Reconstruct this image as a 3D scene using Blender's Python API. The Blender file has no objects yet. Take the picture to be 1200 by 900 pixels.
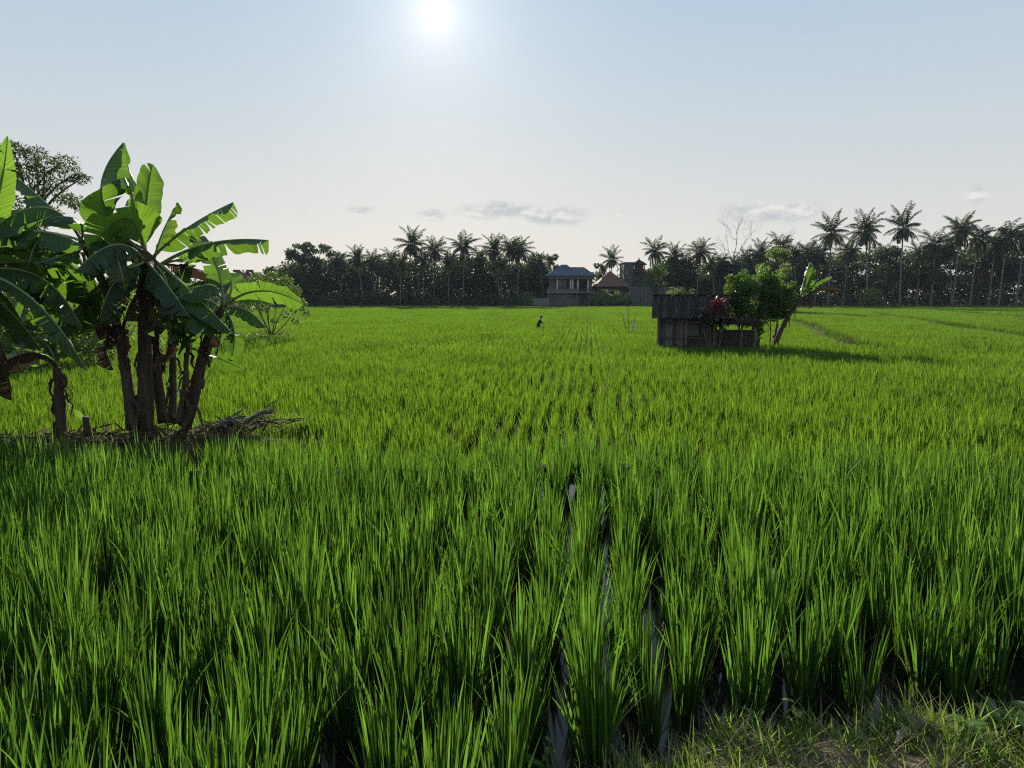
import bpy, math
import numpy as np
from mathutils import Vector, Matrix

RS = np.random.RandomState
C = bpy.context.scene.collection
CAMZ = 1.7
F = 832.0
PITCH = math.atan(105.0 / F)
cp, sp = math.cos(PITCH), math.sin(PITCH)
LOW = -0.95            # foot of everything on the lower terrace (a little under its mud)
FIELD = -0.81          # mud level of the lower terrace
R = math.radians


def ray(px, py):
    u = (px - 600) / F
    v = (450 - py) / F
    fy = cp + v * sp
    return u / fy, (-sp + v * cp) / fy


def at(px, py, Y):
    a, b = ray(px, py)
    return np.array([a * Y, Y, CAMZ + b * Y])


def onz(px, py, z):
    a, b = ray(px, py)
    Y = (z - CAMZ) / b
    return np.array([a * Y, Y, z])


# ------------------------------------------------------------------ helpers
class MB:
    def __init__(self):
        self.v = []; self.f = []; self.uv = []; self.n = 0; self.mi = []

    def add(self, verts, faces, uvs=None, mi=0):
        verts = np.asarray(verts, float)
        o = self.n
        self.v.append(verts); self.n += len(verts)
        for f in faces:
            self.f.append(tuple(int(i) + o for i in f)); self.mi.append(mi)
        self.uv.append(np.zeros((len(verts), 2)) if uvs is None else np.asarray(uvs, float))

    def box(self, x0, x1, y0, y1, z0, z1, mi=0, rot=0.0, piv=None):
        v = np.array([[x0, y0, z0], [x1, y0, z0], [x1, y1, z0], [x0, y1, z0],
                      [x0, y0, z1], [x1, y0, z1], [x1, y1, z1], [x0, y1, z1]], float)
        if rot:
            c = v.mean(0) if piv is None else np.array(piv)
            ca, sa = math.cos(rot), math.sin(rot)
            d = v - c
            v = c + np.stack([d[:, 0] * ca - d[:, 2] * sa, d[:, 1], d[:, 0] * sa + d[:, 2] * ca], 1)
        self.add(v, [(0, 3, 2, 1), (4, 5, 6, 7), (0, 1, 5, 4), (1, 2, 6, 5), (2, 3, 7, 6), (3, 0, 4, 7)], mi=mi)

    def tube(self, pts, rad, sides=7, cap=True, mi=0, rough=0, rs=None):
        pts = np.asarray(pts, float); n = len(pts)
        rad = np.broadcast_to(np.asarray(rad, float), (n,))
        t = np.gradient(pts, axis=0); t /= np.linalg.norm(t, axis=1)[:, None] + 1e-9
        ref = np.array([1., 0, 0]) if abs(t[0][0]) < .8 else np.array([0, 1., 0])
        vs = []; uvs = []
        for i in range(n):
            a = np.cross(t[i], ref); a /= np.linalg.norm(a) + 1e-9
            b = np.cross(t[i], a)
            for k in range(sides):
                an = 2 * math.pi * k / sides
                r = rad[i]
                if rough and rs is not None:
                    r *= 1 + rs.uniform(-rough, rough)
                vs.append(pts[i] + r * (math.cos(an) * a + math.sin(an) * b))
                uvs.append((i / (n - 1), k / sides))
        fs = []
        for i in range(n - 1):
            for k in range(sides):
                k2 = (k + 1) % sides
                fs.append((i * sides + k, i * sides + k2, (i + 1) * sides + k2, (i + 1) * sides + k))
        if cap:
            fs.append(tuple(range(sides))[::-1]); fs.append(tuple((n - 1) * sides + k for k in range(sides)))
        self.add(vs, fs, uvs, mi)

    def obj(self, name, mat, parent=None, smooth=False, loc=None, mats=None):
        me = bpy.data.meshes.new(name)
        v = np.concatenate(self.v) if self.v else np.zeros((0, 3))
        me.from_pydata(v.tolist(), [], self.f)
        uvl = me.uv_layers.new(name='UVMap')
        uv = np.concatenate(self.uv)
        li = np.empty(len(me.loops), dtype=np.int32); me.loops.foreach_get('vertex_index', li)
        uvl.data.foreach_set('uv', uv[li].astype(np.float32).ravel())
        for m in (mats or [mat]):
            me.materials.append(m)
        if mats:
            me.polygons.foreach_set('material_index', np.array(self.mi, dtype=np.int32))
        if smooth:
            me.polygons.foreach_set('use_smooth', np.ones(len(me.polygons), dtype=bool))
        me.update()
        o = bpy.data.objects.new(name, me); C.objects.link(o)
        if parent is not None:
            o.parent = parent
            # geometry is written in world space: shift it so that the parent's spot is its origin
            pl = np.array(parent_origin(parent))
            me.transform(Matrix.Translation(Vector((-pl).tolist())))
        elif loc is not None:
            me.transform(Matrix.Translation(Vector((-np.array(loc)).tolist())))
            o.location = loc
        return o


def parent_origin(p):
    w = np.zeros(3)
    while p is not None:
        w = w + np.array(p.location); p = p.parent
    return w


def thing(name, label, cat, loc=(0, 0, 0), group=None):
    o = bpy.data.objects.new(name, None); C.objects.link(o)
    o.location = [float(a) for a in loc]; o.empty_display_size = 0.2
    o['label'] = label; o['category'] = cat
    if group: o['group'] = group
    return o


def tag(o, label, cat, group=None):
    o['label'] = label; o['category'] = cat
    if group: o['group'] = group
    return o


def copy_tree(root, loc, rz=0.0, s=1.0, label=None, group=None):
    r = root.copy(); C.objects.link(r)
    r.location = [float(a) for a in loc]; r.rotation_euler = (0, 0, rz)
    r.scale = s if isinstance(s, (tuple, list)) else (s, s, s)
    if label: r['label'] = label
    if group: r['group'] = group
    for ch in list(root.children):
        c = ch.copy(); C.objects.link(c); c.parent = r
    return r


# ------------------------------------------------------------------ materials
def newmat(name):
    m = bpy.data.materials.new(name); m.use_nodes = True
    nt = m.node_tree; nt.nodes.clear()
    out = nt.nodes.new('ShaderNodeOutputMaterial')
    return m, nt, out


def N(nt, t, **kw):
    n = nt.nodes.new(t)
    for k, v in kw.items():
        if k in ('inputs',):
            for kk, vv in v.items():
                n.inputs[kk].default_value = vv
        else:
            setattr(n, k, v)
    return n


def rampnode(nt, stops):
    r = nt.nodes.new('ShaderNodeValToRGB')
    e = r.color_ramp.elements
    while len(e) > 1: e.remove(e[-1])
    e[0].position = stops[0][0]; e[0].color = (*stops[0][1], 1)
    for p, c in stops[1:]:
        q = e.new(p); q.color = (*c, 1)
    return r


def noise_mat(name, stops, scale=4, detail=6, rough=.9, bump=0.0, stretch=(1, 1, 1), spec=.3, bscale=None, board=0.0):
    m, nt, out = newmat(name)
    tc = N(nt, 'ShaderNodeTexCoord')
    mp = N(nt, 'ShaderNodeMapping'); mp.inputs['Scale'].default_value = stretch
    nt.links.new(tc.outputs['Object'], mp.inputs['Vector'])
    no = N(nt, 'ShaderNodeTexNoise'); no.inputs['Scale'].default_value = scale; no.inputs['Detail'].default_value = detail
    no.inputs['Roughness'].default_value = .65
    nt.links.new(mp.outputs[0], no.inputs['Vector'])
    rp = rampnode(nt, stops)
    if board:
        gi = N(nt, 'ShaderNodeNewGeometry'); ma = N(nt, 'ShaderNodeMath', operation='MULTIPLY_ADD'); ma.inputs[1].default_value = board
        nt.links.new(gi.outputs['Random Per Island'], ma.inputs[0]); sb = N(nt, 'ShaderNodeMath', operation='SUBTRACT'); sb.inputs[1].default_value = board * .5
        nt.links.new(no.outputs['Fac'], sb.inputs[0]); nt.links.new(sb.outputs[0], ma.inputs[2]); nt.links.new(ma.outputs[0], rp.inputs['Fac'])
    else:
        nt.links.new(no.outputs['Fac'], rp.inputs['Fac'])
    b = N(nt, 'ShaderNodeBsdfPrincipled'); b.inputs['Roughness'].default_value = rough
    b.inputs['Specular IOR Level'].default_value = spec
    nt.links.new(rp.outputs['Color'], b.inputs['Base Color'])
    if bump:
        n2 = N(nt, 'ShaderNodeTexNoise'); n2.inputs['Scale'].default_value = bscale or scale * 4; n2.inputs['Detail'].default_value = 4
        nt.links.new(mp.outputs[0], n2.inputs['Vector'])
        bp = N(nt, 'ShaderNodeBump'); bp.inputs['Strength'].default_value = bump; bp.inputs['Distance'].default_value = .05
        nt.links.new(n2.outputs['Fac'], bp.inputs['Height']); nt.links.new(bp.outputs[0], b.inputs['Normal'])
    nt.links.new(b.outputs[0], out.inputs['Surface'])
    return m


def leaf_mat(name, dark, light, trans, tfac=.5, rough=.45, spec=.4, nscale=.4, world=True, vein=False, randamt=1.0, island=.5, lo=.7, hi=1.25):
    """leaf: reflecting front, light-passing back; colour varies from clump to clump and plant to plant"""
    m, nt, out = newmat(name)
    geo = N(nt, 'ShaderNodeNewGeometry')
    no = N(nt, 'ShaderNodeTexNoise'); no.inputs['Scale'].default_value = nscale; no.inputs['Detail'].default_value = 3
    nt.links.new(geo.outputs['Position'], no.inputs['Vector'])
    oi = N(nt, 'ShaderNodeObjectInfo')
    add = N(nt, 'ShaderNodeMath', operation='MULTIPLY_ADD')
    add.inputs[1].default_value = .45 * randamt; nt.links.new(oi.outputs['Random'], add.inputs[0])
    nt.links.new(no.outputs['Fac'], add.inputs[2])
    isl = N(nt, 'ShaderNodeMath', operation='MULTIPLY_ADD'); isl.inputs[1].default_value = island
    nt.links.new(geo.outputs['Random Per Island'], isl.inputs[0]); nt.links.new(add.outputs[0], isl.inputs[2])
    mr = N(nt, 'ShaderNodeMapRange'); mr.inputs['From Min'].default_value = .45; mr.inputs['From Max'].default_value = .75 + island
    nt.links.new(isl.outputs[0], mr.inputs['Value'])
    mix = N(nt, 'ShaderNodeMix', data_type='RGBA')
    mix.inputs[6].default_value = (*dark, 1); mix.inputs[7].default_value = (*light, 1)
    nt.links.new(mr.outputs[0], mix.inputs[0])
    col = mix.outputs[2]
    mt = N(nt, 'ShaderNodeMix', data_type='RGBA')
    mt.inputs[6].default_value = (*[c * lo for c in trans], 1); mt.inputs[7].default_value = (*[min(1, c * hi) for c in trans], 1)
    nt.links.new(mr.outputs[0], mt.inputs[0])
    tcol = mt.outputs[2]
    b = N(nt, 'ShaderNodeBsdfPrincipled'); b.inputs['Roughness'].default_value = rough
    b.inputs['Specular IOR Level'].default_value = spec
    tr = N(nt, 'ShaderNodeBsdfTranslucent')
    if vein:
        uv = N(nt, 'ShaderNodeUVMap')
        sx = N(nt, 'ShaderNodeSeparateXYZ'); nt.links.new(uv.outputs[0], sx.inputs[0])
        wv = N(nt, 'ShaderNodeTexNoise'); wv.noise_dimensions = '1D'
        mm = N(nt, 'ShaderNodeMath', operation='MULTIPLY_ADD'); mm.inputs[1].default_value = 90.
        vv = N(nt, 'ShaderNodeMath', operation='MULTIPLY'); vv.inputs[1].default_value = -6.
        ab = N(nt, 'ShaderNodeMath', operation='ABSOLUTE')
        nt.links.new(sx.outputs['Y'], ab.inputs[0]); nt.links.new(ab.outputs[0], vv.inputs[0])
        nt.links.new(sx.outputs['X'], mm.inputs[0]); nt.links.new(vv.outputs[0], mm.inputs[2])
        nt.links.new(mm.outputs[0], wv.inputs['W'])
        wv.inputs['Scale'].default_value = 1.0; wv.inputs['Detail'].default_value = 2
        r2 = N(nt, 'ShaderNodeMapRange'); r2.inputs['From Min'].default_value = .3; r2.inputs['From Max'].default_value = .7
        r2.inputs['To Min'].default_value = .6; r2.inputs['To Max'].default_value = 1.25
        nt.links.new(wv.outputs['Fac'], r2.inputs['Value'])
        for nm in ('a', 'b'):
            mu = N(nt, 'ShaderNodeMix', data_type='RGBA'); mu.blend_type = 'MULTIPLY'; mu.inputs[0].default_value = 1
            nt.links.new(col if nm == 'a' else tcol, mu.inputs[6]); nt.links.new(r2.outputs[0], mu.inputs[7])
            if nm == 'a': col = mu.outputs[2]
            else: tcol = mu.outputs[2]
        bp = N(nt, 'ShaderNodeBump'); bp.inputs['Strength'].default_value = .35; bp.inputs['Distance'].default_value = .02
        nt.links.new(wv.outputs['Fac'], bp.inputs['Height']); nt.links.new(bp.outputs[0], b.inputs['Normal'])
    nt.links.new(col, b.inputs['Base Color']); nt.links.new(tcol, tr.inputs['Color'])
    ms = N(nt, 'ShaderNodeMixShader'); ms.inputs['Fac'].default_value = tfac
    nt.links.new(b.outputs[0], ms.inputs[1]); nt.links.new(tr.outputs[0], ms.inputs[2])
    nt.links.new(ms.outputs[0], out.inputs['Surface'])
    return m


M = {}
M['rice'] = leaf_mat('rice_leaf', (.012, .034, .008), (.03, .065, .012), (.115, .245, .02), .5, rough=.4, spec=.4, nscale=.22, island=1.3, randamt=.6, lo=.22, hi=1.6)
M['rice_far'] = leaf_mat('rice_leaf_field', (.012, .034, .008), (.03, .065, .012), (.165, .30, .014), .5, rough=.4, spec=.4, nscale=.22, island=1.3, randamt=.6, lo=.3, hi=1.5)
M['rice_dry'] = leaf_mat('rice_leaf_dry', (.08, .068, .026), (.15, .12, .055), (.14, .12, .04), .4, rough=1, spec=0, nscale=2)
M['grass'] = leaf_mat('verge_grass', (.03, .055, .01), (.09, .12, .028), (.22, .33, .04), .45, rough=.5, spec=.3, nscale=2, island=1., lo=.6, hi=1.5)
M['bund_grass'] = leaf_mat('bund_grass', (.03, .05, .008), (.08, .10, .02), (.10, .18, .018), .42, rough=.9, spec=0.0, nscale=1, island=1., lo=.4, hi=1.4)
M['straw'] = leaf_mat('dry_grass', (.20, .15, .08), (.34, .28, .16), (.30, .24, .12), .3, rough=.8, spec=.1, nscale=3)
M['weed'] = leaf_mat('weed_leaf', (.06, .12, .015), (.11, .2, .03), (.25, .42, .05), .45, rough=.45, nscale=4)
M['banana'] = leaf_mat('banana_leaf', (.018, .042, .014), (.035, .07, .02), (.15, .30, .024), .4, rough=.46, spec=.45, nscale=.8, vein=True)
M['banana_lit'] = leaf_mat('banana_leaf_lit', (.04, .09, .016), (.07, .13, .022), (.20, .37, .03), .44, rough=.46, spec=.4, nscale=.8, vein=True)  # brighter copy of the banana leaf: backlit glow put into its colour
M['banana_dry'] = leaf_mat('banana_leaf_dry', (.05, .034, .022), (.11, .075, .045), (.07, .045, .025), .25, rough=.85, spec=.1, nscale=2, vein=True)
M['midrib'] = noise_mat('banana_midrib', [(0, (.13, .18, .06)), (1, (.22, .26, .11))], 3, rough=.6)
M['banana_stem'] = noise_mat('banana_stem', [(.25, (.03, .022, .016)), (.5, (.075, .055, .036)), (.7, (.12, .09, .055)), (.9, (.09, .095, .04))], 3, rough=.8, bump=1., stretch=(6, 6, .9))
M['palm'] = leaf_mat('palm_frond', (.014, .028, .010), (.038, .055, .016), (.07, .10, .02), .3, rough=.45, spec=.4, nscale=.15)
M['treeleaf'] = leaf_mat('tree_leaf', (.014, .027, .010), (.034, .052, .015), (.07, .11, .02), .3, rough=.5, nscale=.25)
M['treeleaf_pale'] = leaf_mat('pale_tree_leaf', (.05, .09, .02), (.10, .15, .03), (.24, .34, .05), .4, rough=.5, nscale=.4)
M['bushleaf'] = leaf_mat('bush_leaf', (.04, .075, .02), (.09, .13, .035), (.2, .3, .05), .38, rough=.5, nscale=.8)
M['shedtree'] = leaf_mat('shade_tree_leaf', (.03, .07, .015), (.06, .11, .02), (.15, .29, .03), .38, rough=.5, nscale=1.)
M['acacia'] = leaf_mat('feathery_leaf', (.025, .045, .018), (.06, .085, .03), (.10, .15, .03), .3, rough=.6, nscale=1.)
M['redleaf'] = leaf_mat('cordyline_leaf', (.06, .012, .018), (.16, .025, .03), (.32, .03, .04), .4, rough=.4, nscale=3)
M['darkleaf'] = leaf_mat('dark_leaf', (.025, .03, .025), (.05, .06, .04), (.08, .10, .03), .25, rough=.35, spec=.6, nscale=3)
M['bark'] = noise_mat('bark', [(.3, (.07, .055, .04)), (.7, (.17, .14, .11))], 5, bump=.6, stretch=(3, 3, .6))
M['palmbark'] = noise_mat('palm_bark', [(.3, (.09, .08, .07)), (.7, (.19, .17, .145))], 2, bump=.4, stretch=(1, 1, 4))
M['bare'] = noise_mat('bare_wood', [(.3, (.16, .14, .12)), (.7, (.30, .27, .24))], 3)
M['mud'] = noise_mat('mud', [(.3, (.008, .008, .005)), (.7, (.022, .022, .012))], 3, rough=1, bump=.5, spec=.03)
M['soil'] = noise_mat('soil', [(.25, (.055, .04, .026)), (.55, (.12, .088, .055)), (.8, (.19, .145, .095))], 9, rough=.95, bump=1., bscale=40)
M['bund'] = noise_mat('bund_soil', [(.3, (.03, .026, .013)), (.5, (.065, .055, .028)), (.65, (.04, .05, .012)), (.8, (.05, .07, .014))], 2.2, rough=1, bump=.8, spec=.05)
M['wood'] = noise_mat('weathered_wood', [(.2, (.022, .02, .018)), (.5, (.06, .054, .048)), (.75, (.13, .12, .105)), (.95, (.22, .20, .18))], 2.2, rough=.9, bump=.5, stretch=(9, 9, .8), board=.5)
M['roofwood'] = noise_mat('weathered_roof', [(.2, (.014, .013, .012)), (.55, (.034, .032, .030)), (.95, (.10, .092, .084))], 2.0, rough=1, bump=.6, stretch=(9, 1, 1), board=.22, spec=.08)
M['darkin'] = noise_mat('dark_thatch', [(.3, (.02, .016, .013)), (.7, (.06, .048, .038))], 6, rough=1, bump=.7)
M['rooftile'] = noise_mat('grey_blue_tiles', [(.3, (0.035, 0.048, 0.068)), (.7, (0.06, 0.078, 0.105))], .8, rough=.75, bump=.3, stretch=(1, 1, 5))
M['orangetile'] = noise_mat('orange_tiles', [(.3, (.10, .048, .03)), (.7, (.16, .075, .045))], 1.2, rough=.85, bump=.4, stretch=(1, 1, 5))
M['maroontile'] = noise_mat('maroon_tiles', [(.3, (0.09, 0.038, 0.03)), (.7, (0.14, 0.06, 0.045))], 1.2, rough=.85, bump=.4, stretch=(1, 1, 5))
M['plaster'] = noise_mat('grey_plaster', [(.3, (0.085, 0.085, 0.083)), (.7, (0.13, 0.128, 0.122))], .7, rough=.9)
M['plasterpale'] = noise_mat('pale_plaster', [(.3, (0.14, 0.137, 0.13)), (.7, (0.2, 0.195, 0.185))], .7, rough=.9)
M['column'] = noise_mat('white_column', [(.3, (.38, .37, .35)), (.7, (.5, .49, .46))], 1.0, rough=.8)
M['brick'] = noise_mat('brick_wall', [(.3, (0.07, 0.05, 0.04)), (.7, (0.12, 0.08, 0.062))], 1.5, rough=.9, bump=.3)
M['block'] = noise_mat('concrete_block', [(.3, (0.06, 0.06, 0.058)), (.7, (0.1, 0.098, 0.093))], 1.0, rough=.95, bump=.3)
M['glass'] = noise_mat('dark_glass', [(0, (.02, .022, .025)), (1, (.04, .043, .05))], 1, rough=.15, spec=.6)
M['cloth'] = noise_mat('dark_cloth', [(0, (.012, .012, .014)), (1, (.028, .028, .032))], 12, rough=.95)
M['cloth2'] = noise_mat('dark_trousers', [(0, (.02, .02, .026)), (1, (.035, .035, .04))], 12, rough=.95)
M['skin'] = noise_mat('skin', [(0, (.16, .085, .055)), (1, (.22, .12, .08))], 12, rough=.6)
M['hair'] = noise_mat('hair', [(0, (.01, .009, .008)), (1, (.02, .017, .015))], 30, rough=.6)
M['plastic'] = noise_mat('white_plastic', [(0, (.6, .6, .58)), (1, (.78, .78, .76))], 6, rough=.5)
M['bamboo'] = noise_mat('bamboo', [(.2, (.06, .048, .032)), (.8, (.15, .12, .08))], 4, rough=.8)
M['dryleaf'] = leaf_mat('fallen_leaf', (.20, .145, .10), (.34, .26, .19), (.3, .2, .1), .2, rough=.9, spec=.1, nscale=8)

# water: still, dark mud under it, mirrors the sky
m, nt, out = newmat('paddy_water')
b = N(nt, 'ShaderNodeBsdfPrincipled'); b.inputs['Base Color'].default_value = (.012, .011, .008, 1)
b.inputs['Roughness'].default_value = .05; b.inputs['IOR'].default_value = 1.333; b.inputs['Specular IOR Level'].default_value = .5
geo = N(nt, 'ShaderNodeNewGeometry'); no = N(nt, 'ShaderNodeTexNoise'); no.inputs['Scale'].default_value = 3
nt.links.new(geo.outputs['Position'], no.inputs['Vector'])
bp = N(nt, 'ShaderNodeBump'); bp.inputs['Strength'].default_value = .02; bp.inputs['Distance'].default_value = .02
nt.links.new(no.outputs['Fac'], bp.inputs['Height']); nt.links.new(bp.outputs[0], b.inputs['Normal'])
nt.links.new(b.outputs[0], out.inputs['Surface'])
M['water'] = m

# ------------------------------------------------------------------ terrain
def near_edge(x):        # far rim of the near terrace
    return 6.15 + .18 * np.sin(x * .9 + .5) - .05 * x + .1 * np.sin(x * 2.3)


def bank_edge(x):        # rim of the bank the photographer stands on
    x = np.asarray(x, float)
    base = np.interp(x, [-6, -1, .0, .26, .56, .97, 1.5, 2.0, 6], [1.1, 1.4, 1.75, 2.12, 2.32, 2.42, 2.48, 2.52, 2.7])
    return base + .04 * np.sin(x * 9) + .03 * np.sin(x * 17 + 1)


BUNDS = [
    [onz(930, 374, -.42), onz(950, 379, -.42), onz(970, 389, -.42), onz(994, 398, -.42), onz(1043, 402.5, -.42)],
    [onz(1020, 366, -.42), onz(1081, 373, -.42), onz(1112, 379, -.42), onz(1135, 382, -.42), onz(1215, 392, -.42)],
    [onz(1045, 359.5, -.42), onz(1100, 363, -.42), onz(1215, 371, -.42)],
]


def dist_poly(P, poly):
    d = np.full(len(P), 1e9)
    for a, b in zip(poly[:-1], poly[1:]):
        a = a[:2]; b = b[:2]; ab = b - a
        t = np.clip(((P - a) @ ab) / (ab @ ab), 0, 1)
        d = np.minimum(d, np.linalg.norm(P - (a + t[:, None] * ab), axis=1))
    return d


def ground_z(x, y):
    x = np.asarray(x, float); y = np.asarray(y, float)
    e = near_edge(x)
    t = np.clip((y - e - .15) / .5, 0, 1)
    return -.06 * (1 - t) + FIELD * t


g = MB()
ys = np.unique(np.concatenate([np.array([-400, -150, -60, -20, -6]), np.linspace(-3, 8, 56), np.linspace(8.5, 60, 30), np.array([80, 110, 150, 220, 400, 900, 2500])]))
xs = np.unique(np.concatenate([np.array([-2500, -900, -300, -120, -60, -30, -20]), np.linspace(-14, 14, 71), np.array([20, 30, 60, 120, 300, 900, 2500])]))
X, Y = np.meshgrid(xs, ys)
Zg = ground_z(X, Y)
V = np.stack([X.ravel(), Y.ravel(), Zg.ravel()], 1)
nx = len(xs)
fs = [(j * nx + i, j * nx + i + 1, (j + 1) * nx + i + 1, (j + 1) * nx + i) for j in range(len(ys) - 1) for i in range(nx - 1)]
g.add(V, fs)
go = g.obj('ground', M['mud'], smooth=True); go['kind'] = 'structure'

w = MB()
wx = np.linspace(-14, 14, 57); e = near_edge(wx) + .12
w.add(np.concatenate([np.stack([wx, np.full_like(wx, -2.), np.zeros_like(wx)], 1), np.stack([wx, e, np.zeros_like(wx)], 1)]),
      [(i, i + 1, 57 + i + 1, 57 + i) for i in range(56)])
wo = w.obj('water', M['water']); wo['kind'] = 'structure'

# low earth rim that holds the water of the near terrace
rim = MB()
rs = RS(3)
xx = np.linspace(-14, 14, 113)
prof = [(-.12, -.05), (.0, .06), (.14, .10), (.3, .05), (.5, -.4), (.75, -1.0)]
vv = []
for x in xx:
    for (dy, z) in prof:
        vv.append((x, near_edge(x) + .1 + dy + rs.uniform(-.02, .02), z + rs.uniform(-.02, .02)))
k = len(prof)
rim.add(vv, [(i * k + j, (i + 1) * k + j, (i + 1) * k + j + 1, i * k + j + 1) for i in range(112) for j in range(k - 1)])
ro = rim.obj('bund', M['mud'], smooth=True); ro['kind'] = 'structure'

# bank under the photographer
bk = MB()
rs = RS(5)
bx = np.linspace(-5, 6, 221)
tt = np.linspace(0, 1, 40)
vv = []
for x in bx:
    ed = float(bank_edge(x))
    for t in tt:
        y = -1.5 + (ed + .22 + 1.5) * t ** .6
        d = ed - y
        z = .13 * (1 - math.exp(-max(d + .12, 0) / .16)) if d > -.12 else (d + .12) * .6
        z += (.018 * math.sin(x * 7 + y * 5) + .014 * math.sin(x * 17 - y * 13) + rs.uniform(-.008, .008)) * min(1, max(0, (d + .15) / .3))
        vv.append((x, y, z))
k = len(tt)
bk.add(vv, [(i * k + j, (i + 1) * k + j, (i + 1) * k + j + 1, i * k + j + 1) for i in range(len(bx) - 1) for j in range(k - 1)])
bo = bk.obj('bank', M['soil'], smooth=True); bo['kind'] = 'structure'


def bank_z(x, y):
    d = float(bank_edge(x)) - y
    return .13 * (1 - math.exp(-max(d + .12, 0) / .16))


# low bunds across the right-hand fields
for bi, poly in enumerate(BUNDS):
    bm_ = MB(); rs = RS(11)
    P = []
    for a, b in zip(poly[:-1], poly[1:]):
        n = max(2, int(np.linalg.norm(b - a) / .5))
        P += [a + (b - a) * t for t in np.linspace(0, 1, n, endpoint=False)]
    P.append(poly[-1]); P = np.array(P)
    T = np.gradient(P, axis=0); T /= np.linalg.norm(T, axis=1)[:, None]
    S = np.stack([-T[:, 1], T[:, 0], 0 * T[:, 0]], 1)
    prof = [(-.5, LOW - .05), (-.3, -.62), (-.15, -.5), (.05, -.46), (.2, -.5), (.34, -.65), (.5, LOW - .05)]
    vv = []
    for ii, (p, s) in enumerate(zip(P, S)):
        hh = rs.uniform(-.07, .05) - (.07 if bi else 0) - .42 * max(0, 1 - min(ii, len(P) - 1 - ii) / 5)
        for (d, z) in prof:
            q = p + s * (d + rs.uniform(-.05, .05)); vv.append((q[0], q[1], z + (hh if z > -.9 else 0) + rs.uniform(-.03, .03)))
    k = len(prof)
    bm_.add(vv, [(i * k + j, (i + 1) * k + j, (i + 1) * k + j + 1, i * k + j + 1) for i in range(len(P) - 1) for j in range(k - 1)])
    q = bm_.obj('bund', M['bund'], smooth=True); q['kind'] = 'structure'

# the mound the bananas stand on
MOUND = [np.array([-12.5, 9.6, 0]), np.array([-7.3, 9.9, 0]), np.array([-5.0, 10.3, 0]), np.array([-3.6, 11.7, 0])]
mm = MB(); rs = RS(12)
P = []
for a, b in zip(MOUND[:-1], MOUND[1:]):
    n = int(np.linalg.norm(b - a) / .15)
    P += [a + (b - a) * t for t in np.linspace(0, 1, n, endpoint=False)]
P = np.array(P + [MOUND[-1]])
T = np.gradient(P, axis=0); T /= np.linalg.norm(T, axis=1)[:, None]
S = np.stack([-T[:, 1], T[:, 0], 0 * T[:, 0]], 1)
prof = [(-.75, LOW - .05), (-.55, -.55), (-.3, -.40), (0, -.33), (.3, -.38), (.5, -.55), (.7, LOW - .05)]
vv = []
for i, (p, s) in enumerate(zip(P, S)):
    f = min(1, (len(P) - 1 - i) / 8)
    for (d, z) in prof:
        q = p + s * d * (.4 + .6 * f)
        vv.append((q[0] + rs.uniform(-.03, .03), q[1], LOW - .05 + (z - LOW + .05) * (.3 + .7 * f) + rs.uniform(-.03, .03)))
k = len(prof)
mm.add(vv, [(i * k + j, (i + 1) * k + j, (i + 1) * k + j + 1, i * k + j + 1) for i in range(len(P) - 1) for j in range(k - 1)])
q = mm.obj('mound', M['bund'], smooth=True); q['kind'] = 'structure'


# ------------------------------------------------------------------ rice
def blade(L, w, az, lean, curl, base, segs=4, twist=0.0, roll=None):
    """one grass blade: verts, faces"""
    d = np.array([math.cos(az), math.sin(az), 0.])
    side = np.array([-math.sin(az + twist), math.cos(az + twist), 0.])
    pts = []; a = lean; p = np.array(base, float)
    for i in range(segs + 1):
        pts.append(p.copy())
        p = p + (L / segs) * (math.sin(a) * d + np.array([0, 0, math.cos(a)]))
        a += curl / segs
    vs = []; fs = []
    for i, q in enumerate(pts):
        u = i / segs
        ww = w * (0.55 + .45 * min(1, u * 3)) * (1 - max(0, (u - .45) / .55) ** 1.6)
        if i == segs:
            vs.append(q)
        else:
            vs.append(q - side * ww * .5); vs.append(q + side * ww * .5)
    for i in range(segs):
        if i == segs - 1:
            fs.append((2 * i, 2 * i + 1, 2 * i + 2))
        else:
            fs.append((2 * i, 2 * i + 1, 2 * i + 3, 2 * i + 2))
    return vs, fs


def tuft_mb(rs, n, Lr, wr, spread=.035, segs=4, lean=(.02, .24), mb=None, origin=(0, 0), z0=-.03, hs=1.0, mi0=0):
    mb = mb or MB()
    for i in range(n):
        az = rs.uniform(0, 2 * math.pi)
        r = spread * math.sqrt(rs.uniform())
        L = rs.uniform(*Lr) * hs
        ln = lean[0] + (lean[1] - lean[0]) * rs.uniform() ** 1.6
        curl = rs.uniform(-.03, .2)
        dry = segs > 2 and rs.uniform() < .05
        if segs > 2 and (dry or rs.uniform() < .06):
            curl += rs.uniform(.4, 1.0)
        if dry: L *= .7
        v, f = blade(L, rs.uniform(*wr), az, ln, curl, (origin[0] + r * math.cos(az), origin[1] + r * math.sin(az), z0), segs, rs.uniform(-1.6, 1.6))
        mb.add(v, f, mi=1 if dry else mi0)
    return mb


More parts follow.
